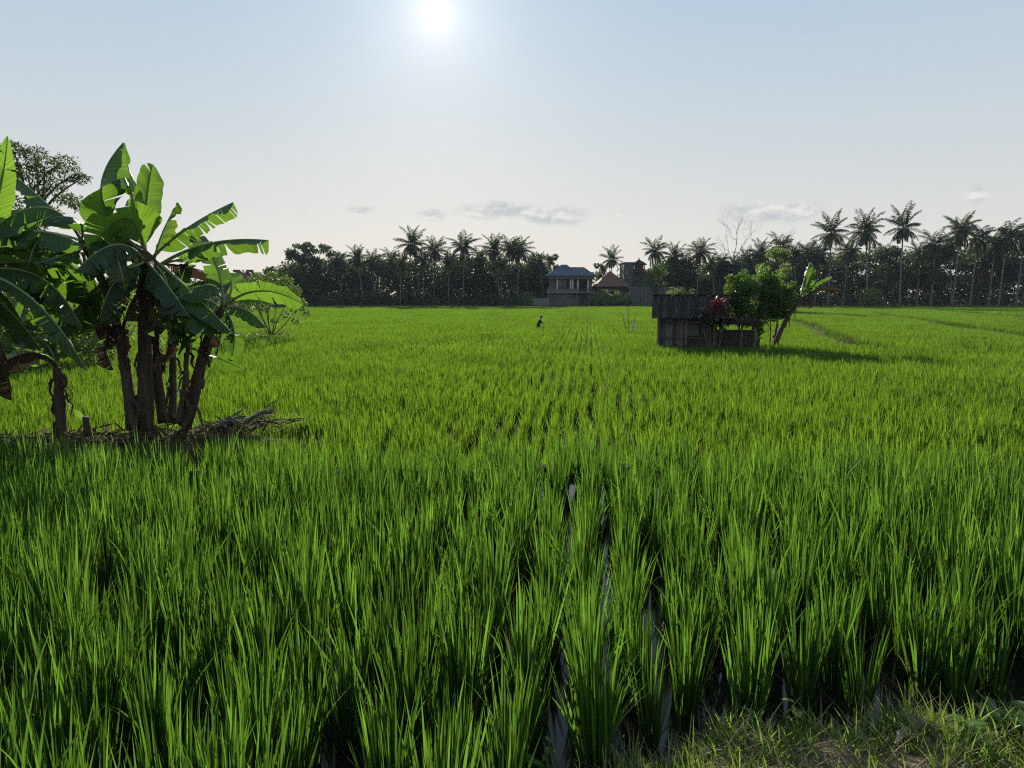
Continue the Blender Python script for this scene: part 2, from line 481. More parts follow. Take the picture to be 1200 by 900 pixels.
rs = RS(21)
TUFTS = []
for i in range(9):
    n = 40 + int(rs.randint(0, 18))
    TUFTS.append(tuft_mb(rs, n, (.26, .56), (.009, .0135), spread=.045, segs=5, lean=(.01, .22)))
LOWT = []
for i in range(5):
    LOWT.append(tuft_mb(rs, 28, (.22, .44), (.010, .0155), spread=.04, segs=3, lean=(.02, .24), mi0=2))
PATCH = []
PS = 1.84
for i in range(4):
    mb = MB()
    for a in range(7):
        for b_ in range(9):
            if rs.uniform() < .06: continue
            o = (-PS / 2 + (a + .5) * PS / 7 + rs.uniform(-.065, .065), -PS / 2 + (b_ + .5) * PS / 9 + rs.uniform(-.05, .05))
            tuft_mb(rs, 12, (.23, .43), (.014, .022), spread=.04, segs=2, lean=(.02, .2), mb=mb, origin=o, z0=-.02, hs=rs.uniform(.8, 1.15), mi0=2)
    PATCH.append(mb)

# planting: rows run slightly right of straight ahead
TA = 90 / F
pts_near = []
rs = RS(31)
for kx in range(-60, 60):
    for ky in range(0, 46):
        y = 1.7 + ky * .165 + rs.uniform(-.05, .05)
        x = .068 + .227 * kx + (y - 2.7) * TA
        j = .04 if -.25 < kx * .227 < .6 else .07; x += .03 * math.sin(y * 2.3 + kx * 2)
        x += rs.uniform(-j, j)
        if y > near_edge(x) - .02: continue
        if y < bank_edge(x) + .2: continue
        if abs(x) > .80 * y + .7: continue
        if rs.uniform() < .025: continue
        pts_near.append((x, y))
pts_near = np.array(pts_near)
dn = np.hypot(pts_near[:, 0], pts_near[:, 1])
inview = (np.abs(pts_near[:, 0]) < .735 * pts_near[:, 1] + .05) & (pts_near[:, 1] > 2.2)
order = np.argsort(np.where(inview, dn, dn + 100))
sel = order[:300]; rest = order[300:]
tuft_me = []
for i, t in enumerate(TUFTS):
    tuft_me.append(t)
GL = 'slender green rice tuft rooted in the shallow water of the nearest terrace'
protos = []
for i, idx in enumerate(sel):
    x, y = pts_near[idx]
    if i < len(TUFTS):
        o = TUFTS[i].obj('rice_tuft', None, smooth=True, mats=[M['rice'], M['rice_dry']])
        o['label'] = GL; o['category'] = 'rice plant'; o['group'] = 'rice tufts in the near terrace'
        protos.append(o)
    else:
        o = protos[int(rs.randint(len(protos)))].copy(); C.objects.link(o)
    s = rs.uniform(.78, 1.14)
    o.location = (x, y, 0.0)
    o.rotation_euler = (rs.uniform(-.05, .05), rs.uniform(-.05, .05), rs.uniform(0, 6.28)); o.scale = (s, s, s * rs.uniform(.95, 1.08))

inst = []      # (variant, x, y, z, rz, tiltx, tilty, s, sz)
for idx in rest:
    x, y = pts_near[idx]; s = rs.uniform(.84, 1.12)
    inst.append((int(rs.randint(len(TUFTS))), x, y, 0, rs.uniform(0, 6.28), rs.uniform(-.05, .05), rs.uniform(-.05, .05), s, s))

SHED_X, SHED_Y = at(810, 402, 31.5)[0], 31.5


def blocked(P):
    bad = dist_poly(P, MOUND) < .5
    for bi, poly in enumerate(BUNDS):
        bad |= dist_poly(P, poly) < (.3 if bi else .48)
    U_ = (P[:, 0] - 6.45) * math.cos(.227) - (P[:, 1] - 31.6) * math.sin(.227); W_ = (P[:, 0] - 6.45) * math.sin(.227) + (P[:, 1] - 31.6) * math.cos(.227)
    bad |= (U_ > -.1) & (U_ < 4.6) & (W_ > -.12) & (W_ < 2.1)
    return bad


nT, nL = len(TUFTS), len(LOWT)
YSPLIT = 27.0
cand = []
for ky in range(int((YSPLIT - 6.9) / .21)):
    y0 = 6.9 + ky * .21
    half = .78 * y0 + 1.5
    kk = np.arange(-int(half / .227) - 3, int(half / .227) + 4)
    for kx in kk:
        y = y0 + rs.uniform(-.04, .04)
        x = .28 * kx + ((y - 2.7) * TA) % .28 + rs.uniform(-.06, .06) + .05 * math.sin(y * .8) + .02 * math.sin(y * 3.1 + kx)
        if abs(x) > half or y < near_edge(x) + .75: continue
        cand.append((x, y))
P = np.array(cand); P = P[~blocked(P)]
for x, y in P:
    if rs.uniform() < .06: continue
    s = rs.uniform(.84, 1.2) * (1 + .07 * math.sin(x * .7 + y * .9) * math.sin(x * .23 - y * .35))
    inst.append((nT + int(rs.randint(nL)), x, y, FIELD, rs.uniform(0, 6.28), rs.uniform(-.05, .05), rs.uniform(-.05, .05), s, s))
cand = []
for ky in range(int((146 - YSPLIT) / PS) + 1):
    y = YSPLIT + PS / 2 + ky * PS
    half = .78 * y + 3
    for kx in range(-int(half / PS) - 1, int(half / PS) + 2):
        cand.append((kx * PS + (y * TA) % PS, y))
P = np.array(cand); bad = blocked(P)
for (x, y), bd in zip(P, bad):
    near = min(dist_poly(np.array([[x, y]]), q)[0] for q in BUNDS) < 2.2 or (4.5 < x < 13.5 and 29.5 < y < 36.5)
    if y > 145.5: continue
    if near:         # break the patch into single tufts beside a bund or the shed
        for a in range(8):
            for b_ in range(8):
                q = np.array([[x - PS / 2 + (a + .5) * .23 + rs.uniform(-.05, .05), y - PS / 2 + (b_ + .5) * .23 + rs.uniform(-.05, .05)]])
                if blocked(q)[0]: continue
                s = rs.uniform(.88, 1.05)
                inst.append((nT + int(rs.randint(nL)), q[0, 0], q[0, 1], FIELD, rs.uniform(0, 6.28), 0, 0, s, s))
        continue
    s = 1 + .05 * math.sin(x * .31 + y * .17) + rs.uniform(-.03, .03)
    inst.append((nT + nL + int(rs.randint(len(PATCH))), x, y, FIELD, [0, math.pi][int(rs.randint(2))] - math.atan(TA) + rs.uniform(-.03, .03), rs.uniform(-.01, .01), rs.uniform(-.01, .01), 1.02, s))


def instanced_field(name, variants, inst, mat):
    """one object: its mesh holds each variant once plus one loose point per plant; its own node tree sets the variants out"""
    me = bpy.data.meshes.new(name)
    vs = []; fs = []; code = []; n = 0; mis = []
    for k, mb in enumerate(variants):
        v = np.concatenate(mb.v)
        vs.append(v); fs += [tuple(i + n for i in f) for f in mb.f]; code += [k] * len(v); n += len(v); mis += mb.mi
    I = np.array(inst)
    vs.append(I[:, 1:4]); code += [100 + int(a) for a in I[:, 0]]
    V = np.concatenate(vs)
    me.from_pydata(V.tolist(), [], fs)
    for m_ in mat: me.materials.append(m_)
    me.polygons.foreach_set('material_index', np.array(mis, dtype=np.int32))
    me.polygons.foreach_set('use_smooth', np.ones(len(me.polygons), dtype=bool))
    a = me.attributes.new('code', 'INT', 'POINT'); a.data.foreach_set('value', np.array(code, dtype=np.int32))
    rot = np.zeros((len(V), 3), np.float32); rot[n:] = I[:, [5, 6, 4]]
    scl = np.ones((len(V), 3), np.float32); scl[n:] = I[:, [7, 7, 8]]
    a = me.attributes.new('rot', 'FLOAT_VECTOR', 'POINT'); a.data.foreach_set('vector', rot.ravel())
    a = me.attributes.new('scl', 'FLOAT_VECTOR', 'POINT'); a.data.foreach_set('vector', scl.ravel())
    o = bpy.data.objects.new(name, me); C.objects.link(o)
    ng = bpy.data.node_groups.new(name, 'GeometryNodeTree')
    ng.interface.new_socket('Geometry', in_out='INPUT', socket_type='NodeSocketGeometry')
    ng.interface.new_socket('Geometry', in_out='OUTPUT', socket_type='NodeSocketGeometry')
    gi = ng.nodes.new('NodeGroupInput'); gout = ng.nodes.new('NodeGroupOutput')
    L = ng.links.new
    def named(nm, t):
        x = ng.nodes.new('GeometryNodeInputNamedAttribute'); x.data_type = t; x.inputs['Name'].default_value = nm; return x.outputs['Attribute']
    cd = named('code', 'INT'); rt = named('rot', 'FLOAT_VECTOR'); sc = named('scl', 'FLOAT_VECTOR')
    er = ng.nodes.new('FunctionNodeEulerToRotation'); L(rt, er.inputs[0])
    jn = ng.nodes.new('GeometryNodeJoinGeometry')
    def pick(val):
        c = ng.nodes.new('FunctionNodeCompare'); c.data_type = 'INT'; c.operation = 'EQUAL'
        ins = [s for s in c.inputs if s.type == 'INT']
        L(cd, ins[0]); ins[1].default_value = val
        s = ng.nodes.new('GeometryNodeSeparateGeometry'); s.domain = 'POINT'
        L(gi.outputs[0], s.inputs[0]); L(c.outputs[0], s.inputs['Selection'])
        return s.outputs[0]
    for k in range(len(variants)):
        ip = ng.nodes.new('GeometryNodeInstanceOnPoints')
        L(pick(100 + k), ip.inputs['Points']); L(pick(k), ip.inputs['Instance'])
        L(er.outputs[0], ip.inputs['Rotation']); L(sc, ip.inputs['Scale'])
        L(ip.outputs[0], jn.inputs[0])
    L(jn.outputs[0], gout.inputs[0])
    md = o.modifiers.new('planting', 'NODES'); md.node_group = ng
    o['kind'] = 'stuff'
    return o


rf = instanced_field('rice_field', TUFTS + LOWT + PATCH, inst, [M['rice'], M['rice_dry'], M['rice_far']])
tag(rf, 'bright green rice field stretching to the far treeline', 'rice field')

# ------------------------------------------------------------------ verge: grass, weeds, dry leaves
rs = RS(41)
vg = MB(); vd = MB()
for i in range(15000):
    x = rs.uniform(-.2, 2.9); ed = float(bank_edge(x)); y = ed + .1 - abs(rs.normal(0, .36)) if rs.uniform() < .7 else rs.uniform(1.4, ed)
    if y < 1.3: continue
    # bare soil patch in the middle of the bank
    dbare = math.hypot((x - 1.08) / .58, (y - 2.2) / .2)
    if dbare < 1 and rs.uniform() < .72 * (1.15 - dbare): continue
    z = bank_z(x, y) - .01
    if rs.uniform() < .84:
        v, f = blade(rs.uniform(.03, .11) * (1.4 if rs.uniform() < .12 else 1), rs.uniform(.003, .0065), rs.uniform(0, 6.28), rs.uniform(.1, .8), rs.uniform(.1, 1.3), (x, y, z), 4, rs.uniform(-1, 1)); vg.add(v, f)
    else:
        v, f = blade(rs.uniform(.05, .2), rs.uniform(.002, .005), rs.uniform(0, 6.28), rs.uniform(.5, 1.45), rs.uniform(.1, .6), (x, y, z + .01), 4, rs.uniform(-1, 1)); vd.add(v, f)
for i in range(110):        # taller clumps
    x = rs.uniform(.1, 2.7); y = float(bank_edge(x)) - rs.uniform(-.08, .4); z = bank_z(x, y) - .01
    if math.hypot((x - 1.08) / .4, (y - 2.22) / .13) < 1: continue
    for q in range(12):
        v, f = blade(rs.uniform(.09, .2), rs.uniform(.004, .008), rs.uniform(0, 6.28), rs.uniform(.05, .55), rs.uniform(.2, 1.4), (x + rs.uniform(-.02, .02), y + rs.uniform(-.02, .02), z), 5, rs.uniform(-1, 1)); vg.add(v, f)
o = vg.obj('verge_grass', M['grass'], smooth=True); o['kind'] = 'stuff'; tag(o, 'short rough green grass covering the bank at the lower right', 'grass')
o = vd.obj('dry_grass', M['straw']); o['kind'] = 'stuff'; tag(o, 'dry straw coloured grass bits lying over the bank soil', 'dry grass')


def leaf_poly(p, d, up, L, W, curl=.3, n=5):
    """pointed oval leaf of real curvature; returns verts, faces"""
    d = d / np.linalg.norm(d); s = np.cross(d, up); s /= np.linalg.norm(s) + 1e-9; nn = np.cross(s, d)
    vs = []; fs = []; uv = []
    for i in range(n + 1):
        u = i / n; w = W * .5 * (math.sin(math.pi * min(1, u * .92 + .04)) ** .8)
        c = p + d * L * u - nn * curl * L * u * u
        vs += [c - s * w - nn * w * -.25, c, c + s * w + nn * w * .25]; uv += [(u, -1), (u, 0), (u, 1)]
    for i in range(n):
        a = 3 * i
        fs += [(a, a + 1, a + 4, a + 3), (a + 1, a + 2, a + 5, a + 4)]
    return vs, fs, uv


def weed(px, py, label, seed, n=16, size=.09):
    rs = RS(seed)
    p = onz(px, py, .12); p[2] = bank_z(p[0], p[1]) - .005
    t = thing('weed', label, 'weed', p)
    st = MB(); lf = MB()
    for i in range(4):
        a = rs.uniform(0, 6.28); ln = rs.uniform(.08, .18)
        top = p + np.array([math.cos(a) * ln * .7, math.sin(a) * ln * .7, ln * .9])
        st.tube([p, (p + top) / 2 + [0, 0, .02], top], [.004, .003, .002], 5)
        for k in range(n // 4):
            u = rs.uniform(.35, 1); q = p + (top - p) * u + [0, 0, .01]
            b = rs.uniform(0, 6.28); d = np.array([math.cos(b), math.sin(b), rs.uniform(-.1, .5)])
            v, f, uv = leaf_poly(q, d, np.array([0, 0, 1.]), size * rs.uniform(.6, 1.1), size * .42, .3); lf.add(v, f, uv)
    st.obj('stem', M['weed'], t); lf.obj('foliage', M['weed'], t, smooth=True)


weed(1182, 846, 'leafy weed at the right edge of the bank, the largest weed there', 1, 34, .085)
weed(1150, 872, 'leafy weed just left of and below the largest weed at the bank\'s right edge', 2, 22, .07)
weed(642, 876, 'low broad leafed weed at the left tip of the bank beside the water channel', 3, 16, .05)
weed(905, 835, 'small leafy weed at the rim of the bank above the bare soil', 4, 18, .05)
for (px, py, az, L, W, lab) in [(1050, 868, .45, .17, .05, 'pale dry fallen leaf lying on the bank near the lower right corner, the longest one'),
                                (1098, 858, 1.9, .11, .045, 'brownish dry leaf lying beside the longest pale leaf on the bank'),
                                (898, 862, 2.6, .07, .03, 'small dry leaf lying on the bare soil of the bank')]:
    rs2 = RS(int(px)); p = onz(px, py, .13); p[2] = bank_z(p[0], p[1]) + .025
    mb = MB(); n = 14; d = np.array([math.cos(az), math.sin(az) * .7 - .35, 0.]); d /= np.linalg.norm(d); sd_ = np.array([-d[1], d[0], 0])
    vs = []
    for i in range(n + 1):
        u = i / n; wl_ = W * (math.sin(math.pi * min(1, u + .03)) ** .7) * rs2.uniform(.45, 1.1); wr2 = W * (math.sin(math.pi * min(1, u + .03)) ** .7) * rs2.uniform(.35, 1.1)
        c = p + d * L * u + sd_ * .02 * math.sin(u * 5) + np.array([0, 0, .018 * math.sin(u * 7)])
        cu = .35 + .5 * math.sin(u * 4 + px)
        vs += [c - sd_ * wl_ + [0, 0, wl_ * cu], c - sd_ * wl_ * .5 + [0, 0, rs2.uniform(-.004, .006)], c, c + sd_ * wr2 * .5 + [0, 0, rs2.uniform(-.004, .006)], c + sd_ * wr2 + [0, 0, wr2 * (1 - cu)]]
    mb.add(vs, [(i * 5 + k, i * 5 + k + 1, (i + 1) * 5 + k + 1, (i + 1) * 5 + k) for i in range(n) for k in range(4)])
    o = mb.obj('dry_leaf', M['dryleaf'], loc=p); tag(o, lab, 'leaf')
    sm = o.modifiers.new('thickness', 'SOLIDIFY'); sm.thickness = .0015

# ------------------------------------------------------------------ banana plants
def smooth_path(P, n):
    P = np.asarray(P, float)
    if len(P) == 2: P = np.array([P[0], (P[0] + P[1]) / 2, P[1]])
    t = np.zeros(len(P)); t[1:] = np.cumsum(np.linalg.norm(np.diff(P, axis=0), axis=1)); t /= t[-1]
    # natural-ish: quadratic/cubic polynomial through the points
    deg = min(3, len(P) - 1)
    u = np.linspace(0, 1, n)
    return np.stack([np.polyval(np.polyfit(t, P[:, i], deg), u) for i in range(3)], 1)


def banana_leaf(parent, P, W, roll=0.0, fold=.35, tears=5, seed=0, mat='banana', pet=.12, droop=.0, blunt=.75):
    rs = RS(seed + 900); tears = int(tears * 1.5) + 1
    n = 40
    C_ = smooth_path(P, n)
    T = np.gradient(C_, axis=0); T /= np.linalg.norm(T, axis=1)[:, None]
    up = np.array([0, 0, 1.]); view = np.array([0, 1., 0])
    mb = MB()
    us = np.linspace(0, 1, n)
    def width(u):
        if u < pet: return .012
        q = (u - pet) / (1 - pet)
        return W * .5 * min(1, (q / .16) ** .7 if q > 0 else 0) * (1 - max(0, (q - blunt) / (1 - blunt)) ** 2.2 * .97)
    lat = [0, .1, .3, .5, .7, .86, 1.]
    for side in (-1, 1):
        cuts = sorted(set([0, n - 1] + [int(c) for c in rs.randint(int(n * pet) + 3, n - 2, size=tears)]))
        for a, b in zip(cuts[:-1], cuts[1:]):
            df = rs.uniform(-.35, .35) if (a, b) != (0, n - 1) else 0
            vs = []; uv = []
            for i in range(a, b + 1):
                t = T[i]
                s = np.cross(t, up)
                if np.linalg.norm(s) < .25: s = s + np.cross(t, view) * .5 + np.array([.3, 0, 0])
                s /= np.linalg.norm(s)
                nn = np.cross(s, t)
                cr, sr = math.cos(roll), math.sin(roll)
                s2 = s * cr + nn * sr; n2 = nn * cr - s * sr
                w = width(us[i])
                # slit edges pull apart towards the margin
                pull = 0
                if b - a > 1 and tears:
                    if i == a and a > 0: pull = .35
                    if i == b and b < n - 1: pull = -.35
                for l in lat:
                    ang = fold + df * l + droop * l
                    wob = W * l * (.025 * math.sin(us[i] * 43 + seed + side) + .02 * math.sin(us[i] * 17 + 2 * seed - side) + .012 * rs.uniform(-1, 1) * l)
                    step = np.linalg.norm(C_[min(i + 1, n - 1)] - C_[max(i - 1, 0)]) * .5
                    p = C_[i] + side * s2 * w * l * math.cos(ang) - n2 * (w * l * math.sin(ang)) + n2 * wob + t * pull * step * l + t * w * .25 * l
                    vs.append(p); uv.append((us[i], side * l))
            k = len(lat); fs = []
            for i in range(b - a):
                for j in range(k - 1):
                    q = (i * k + j, i * k + j + 1, (i + 1) * k + j + 1, (i + 1) * k + j)
                    fs.append(q if side > 0 else q[::-1])
            mb.add(vs, fs, uv)
    o = mb.obj('leaf', M[mat], parent, smooth=True)
    rb = MB()
    L = np.linalg.norm(np.diff(C_, axis=0), axis=1).sum()
    rb.tube(C_ - np.array([0, 0, .004]), np.linspace(.024, .004, n) * min(1.2, .5 + L * .35), 6)
    r = rb.obj('midrib', M['midrib'] if mat != 'banana_dry' else M['banana_dry'], None, smooth=True)
    r.parent = o
    pl = parent_origin(parent); r.data.transform(Matrix.Translation(Vector((-pl).tolist())))
    return o


def ZP(zx, zy, Y):
    return at(zx / 2.25, 140 + zy / 2.25, Y)


def pstem(parent, P, r0, r1, seed, ragged=True):
    rs = RS(seed + 50)
    C_ = smooth_path(P, 14)
    mb = MB(); mb.tube(C_, np.linspace(r0, r1, 14) * (1 + .08 * rs.uniform(-1, 1, 14)), 12, rough=.05, rs=rs)
    if ragged:           # loose sheath strips hanging off the stem
        for i in range(15):
            k = rs.randint(1, 13); a = rs.uniform(0, 6.28); rr = r0 * 1.02
            d = np.array([math.cos(a), math.sin(a), 0]); s = np.array([-d[1], d[0], 0])
            p = C_[k] + d * rr; w = rs.uniform(.02, .06); L = rs.uniform(.1, .38)
            q = [p + d * (rs.uniform(.02, .1) * math.sin(u * 2.5)) - np.array([0, 0, L * u]) for u in np.linspace(0, 1, 5)]
            vs = []
            for j, c in enumerate(q):
                ww = w * (1 - .6 * j / 4); vs += [c - s * ww, c + s * ww]
            mb.add(vs, [(2 * j, 2 * j + 1, 2 * j + 3, 2 * j + 2) for j in range(4)])
    mb.obj('stem', M['banana_stem'], parent, smooth=True)


def banana(label, stem, r0, r1, leaves, seed, name='banana_plant', group='banana plants on the mound', fill=0, fl=1.6):
    base = np.array(stem[0])
    t = thing(name, label, 'banana plant', base, group)
    pstem(t, stem, r0, r1, seed)
    for i, lf in enumerate(leaves):
        P, W = lf[0], lf[1]; kw = lf[2] if len(lf) > 2 else {}
        banana_leaf(t, P, W, seed=seed * 37 + i * 5, **kw)
    rs = RS(seed + 4000); top = np.array(stem[-1], float)
    for i in range(fill):
        az = i * 2.4 + rs.uniform(-.5, .5); ln = fl * rs.uniform(.75, 1.15); hd = np.array([math.cos(az), math.sin(az), 0])
        rise = rs.uniform(-.05, .08); drop = rs.uniform(.35, 1.)
        m_ = top + hd * ln * .5 + np.array([0, 0, rise * ln]); e_ = top + hd * ln * rs.uniform(.75, .9) - np.array([0, 0, drop * ln * .7])
        banana_leaf(t, [top - np.array([0, 0, .1]), m_, e_], rs.uniform(.38, .56), roll=rs.uniform(-.2, .4), fold=rs.uniform(.5, 1.), tears=int(rs.randint(6, 12)), seed=seed * 53 + i, mat='banana_dry' if rs.uniform() < .18 else 'banana')
    return t


D0 = 10.35
y0 = 'banana_lit'
# A: the tall thick plant in the middle
def Z(*a): return ZP(*a)
banana('tallest banana plant, thick ragged trunk in the middle of the left clump', [Z(385, 835, D0), Z(383, 650, D0), Z(382, 500, D0), Z(380, 350, D0)], .125, .07, [
    ([Z(380, 350, 10.3), Z(270, 215, 10.0), Z(325, 60, 9.9)], .62, dict(roll=-.5, fold=.8, tears=1)),
    ([Z(382, 350, 10.4), Z(362, 250, 10.35), Z(318, 130, 10.3)], .62, dict(roll=.1, fold=.25, mat=y0, tears=1)),
    ([Z(382, 350, 10.2), Z(340, 262, 9.9), Z(235, 345, 9.7)], .68, dict(roll=-.75, fold=.3, mat=y0, tears=3, pet=.06)),
    ([Z(383, 345, 10.5), Z(385, 230, 10.6), Z(402, 118, 10.7)], .42, dict(roll=.25, fold=.55, mat=y0, tears=0)),
    ([Z(380, 350, 10.7), Z(352, 220, 10.9), Z(338, 120, 11.0)], .34, dict(roll=.9, fold=.5, tears=1)),
    ([Z(385, 372, 10.3), Z(440, 440, 10.0), Z(585, 565, 9.8)], .54, dict(roll=.4, fold=.85, tears=4)),
    ([Z(380, 375, 10.1), Z(300, 390, 9.7), Z(240, 372, 9.5)], .42, dict(roll=.2, fold=.5, tears=3)),
    ([Z(380, 380, 10.4), Z(270, 430, 10.5), Z(165, 560, 10.5)], .6, dict(roll=.4, fold=.5, tears=5)),
    ([Z(385, 380, 10.3), Z(330, 420, 10.2), Z(290, 600, 10.1)], .42, dict(roll=.2, fold=1.0, tears=6, mat='banana_dry')),
    ([Z(385, 420, 10.3), Z(425, 450, 10.2), Z(430, 640, 10.1)], .34, dict(roll=.2, fold=1.1, tears=6, mat='banana_dry')),
    ([Z(380, 390, 10.7), Z(330, 430, 11.0), Z(300, 560, 11.2)], .5, dict(roll=-.2, fold=.7, tears=4)),
    ([Z(380, 372, 10.2), Z(300, 330, 9.6), Z(200, 400, 9.3)], .5, dict(roll=.3, fold=.8, tears=5)),
    ([Z(385, 375, 10.2), Z(420, 410, 9.9), Z(500, 520, 9.7)], .45, dict(roll=.3, fold=.9, tears=4)),
    ([Z(378, 375, 10.6), Z(320, 400, 10.9), Z(240, 500, 11.1)], .55, dict(roll=.2, fold=.9, tears=4)),
    ([Z(376, 372, 10.2), Z(310, 420, 9.9), Z(262, 545, 9.8)], .5, dict(roll=.1, fold=1.0, tears=5)),
    ([Z(382, 440, 10.2), Z(355, 470, 10.1), Z(345, 640, 10.05)], .3, dict(roll=.2, fold=1.2, tears=6, mat='banana_dry')),
    ([Z(384, 470, 10.2), Z(405, 500, 10.1), Z(402, 660, 10.05)], .26, dict(roll=.2, fold=1.2, tears=6, mat='banana_dry')),
], 1)
# D: behind it, leaves to the upper right
banana('banana plant just right of the thickest trunk, with leaves reaching to the upper right', [Z(432, 800, 10.7), Z(408, 600, 10.7), Z(412, 380, 10.6)], .085, .055, [
    ([Z(405, 375, 10.7), Z(428, 300, 10.8), Z(470, 218, 10.9)], .60, dict(roll=.15, fold=.2, mat=y0, tears=1, blunt=.7)),
    ([Z(400, 365, 10.6), Z(500, 282, 10.4), Z(614, 218, 10.3)], .40, dict(roll=.35, fold=.95, tears=6, blunt=.9)),
    ([Z(430, 378, 10.5), Z(560, 325, 10.2), Z(708, 318, 10.0)], .42, dict(roll=.3, fold=1.0, tears=6, blunt=.93)),
    ([Z(410, 372, 10.4), Z(500, 450, 10.0), Z(612, 562, 9.8)], .46, dict(roll=.2, fold=.85, tears=4)),
    ([Z(415, 390, 10.6), Z(478, 440, 10.3), Z(470, 620, 10.2)], .45, dict(roll=.3, fold=.9, tears=5)),
    ([Z(415, 380, 10.9), Z(500, 390, 11.2), Z(590, 420, 11.3)], .4, dict(roll=.4, fold=.6, tears=4, mat='banana_dry')),
    ([Z(412, 385, 10.3), Z(455, 500, 9.9), Z(440, 590, 9.8)], .38, dict(roll=.5, fold=.8, tears=4)),
    ([Z(412, 380, 11.0), Z(520, 330, 11.4), Z(500, 300, 11.5)], .35, dict(roll=.1, fold=.4, tears=3)),
], 2)
# C: left stem of the clump
banana('banana plant with the ragged left trunk of the clump, crown leaning left', [Z(348, 815, 10.2), Z(328, 640, 10.2), Z(290, 480, 10.3), Z(215, 320, 10.3)], .08, .055, [
    ([Z(215, 320, 10.3), Z(130, 235, 9.9), Z(-30, 300, 9.6)], .66, dict(roll=.2, fold=.85, tears=2)),
    ([Z(210, 300, 10.4), Z(150, 245, 10.6), Z(48, 155, 10.8)], .42, dict(roll=-.2, fold=.75, tears=0)),
    ([Z(215, 315, 10.2), Z(200, 262, 9.9), Z(120, 262, 9.6)], .3, dict(roll=.1, fold=.4, tears=2)),
    ([Z(215, 330, 10.3), Z(100, 345, 10.2), Z(-30, 430, 10.1)], .6, dict(roll=.5, fold=.45, tears=4)),
    ([Z(215, 335, 10.4), Z(120, 400, 10.5), Z(50, 540, 10.5)], .62, dict(roll=.3, fold=.55, tears=5)),
    ([Z(220, 350, 10.4), Z(225, 420, 10.4), Z(180, 580, 10.4)], .55, dict(roll=.1, fold=.7, tears=6)),
    ([Z(215, 320, 10.6), Z(150, 300, 11.0), Z(80, 290, 11.3)], .42, dict(roll=-.2, fold=.35, tears=3, mat=y0)),
    ([Z(230, 345, 10.2), Z(290, 330, 9.7), Z(330, 450, 9.5)], .42, dict(roll=.3, fold=.5, tears=5)),
    ([Z(310, 540, 10.2), Z(290, 560, 10.1), Z(300, 660, 10.0)], .3, dict(roll=.3, fold=1.1, tears=5, mat='banana_dry')),
    ([Z(215, 340, 10.1), Z(160, 360, 9.6), Z(90, 380, 9.3)], .4, dict(roll=.45, fold=.45, tears=4)),
    ([Z(220, 335, 10.2), Z(285, 345, 10.0), Z(350, 420, 9.9)], .5, dict(roll=.2, fold=.9, tears=4)),
    ([Z(210, 345, 10.6), Z(150, 420, 10.8), Z(135, 560, 10.9)], .6, dict(roll=.1, fold=.8, tears=5)),
    ([Z(215, 350, 10.7), Z(250, 430, 10.9), Z(240, 590, 11.0)], .6, dict(roll=.1, fold=.9, tears=5)),
    ([Z(210, 340, 10.6), Z(90, 420, 10.8), Z(0, 560, 11.0)], .6, dict(roll=.3, fold=.8, tears=4)),
], 3, fill=5, fl=1.35)
# B: leaning stem on the right
banana('banana plant leaning right out of the clump with bright drooping leaves at the right', [Z(487, 808, 10.4), Z(520, 690, 10.4), Z(548, 580, 10.35), Z(590, 492, 10.3)], .10, .05, [
    ([Z(592, 492, 10.3), Z(675, 452, 10.1), Z(800, 488, 9.9)], .40, dict(roll=.75, fold=.35, mat=y0, tears=2)),
    ([Z(590, 492, 10.4), Z(665, 455, 10.5), Z(768, 462, 10.6)], .30, dict(roll=.1, fold=.5, tears=2)),
    ([Z(590, 500, 10.2), Z(640, 498, 10.0), Z(702, 548, 9.9)], .36, dict(roll=.2, fold=.8, tears=3)),
    ([Z(590, 490, 10.4), Z(575, 400, 10.5), Z(515, 295, 10.6)], .36, dict(roll=.3, fold=.4, tears=5)),
    ([Z(588, 492, 10.2), Z(565, 440, 10.0), Z(470, 470, 9.8)], .4, dict(roll=.5, fold=.5, tears=4)),
    ([Z(585, 500, 10.3), Z(572, 520, 10.2), Z(540, 640, 10.1)], .32, dict(roll=.2, fold=1.0, tears=5, mat='banana_dry')),
    ([Z(588, 495, 10.6), Z(610, 430, 10.8), Z(560, 380, 11.0)], .38, dict(roll=.2, fold=.3, tears=2, mat=y0)),
    ([Z(588, 496, 10.2), Z(610, 530, 10.1), Z(612, 625, 10.0)], .3, dict(roll=.4, fold=.8, tears=4)),
], 4)
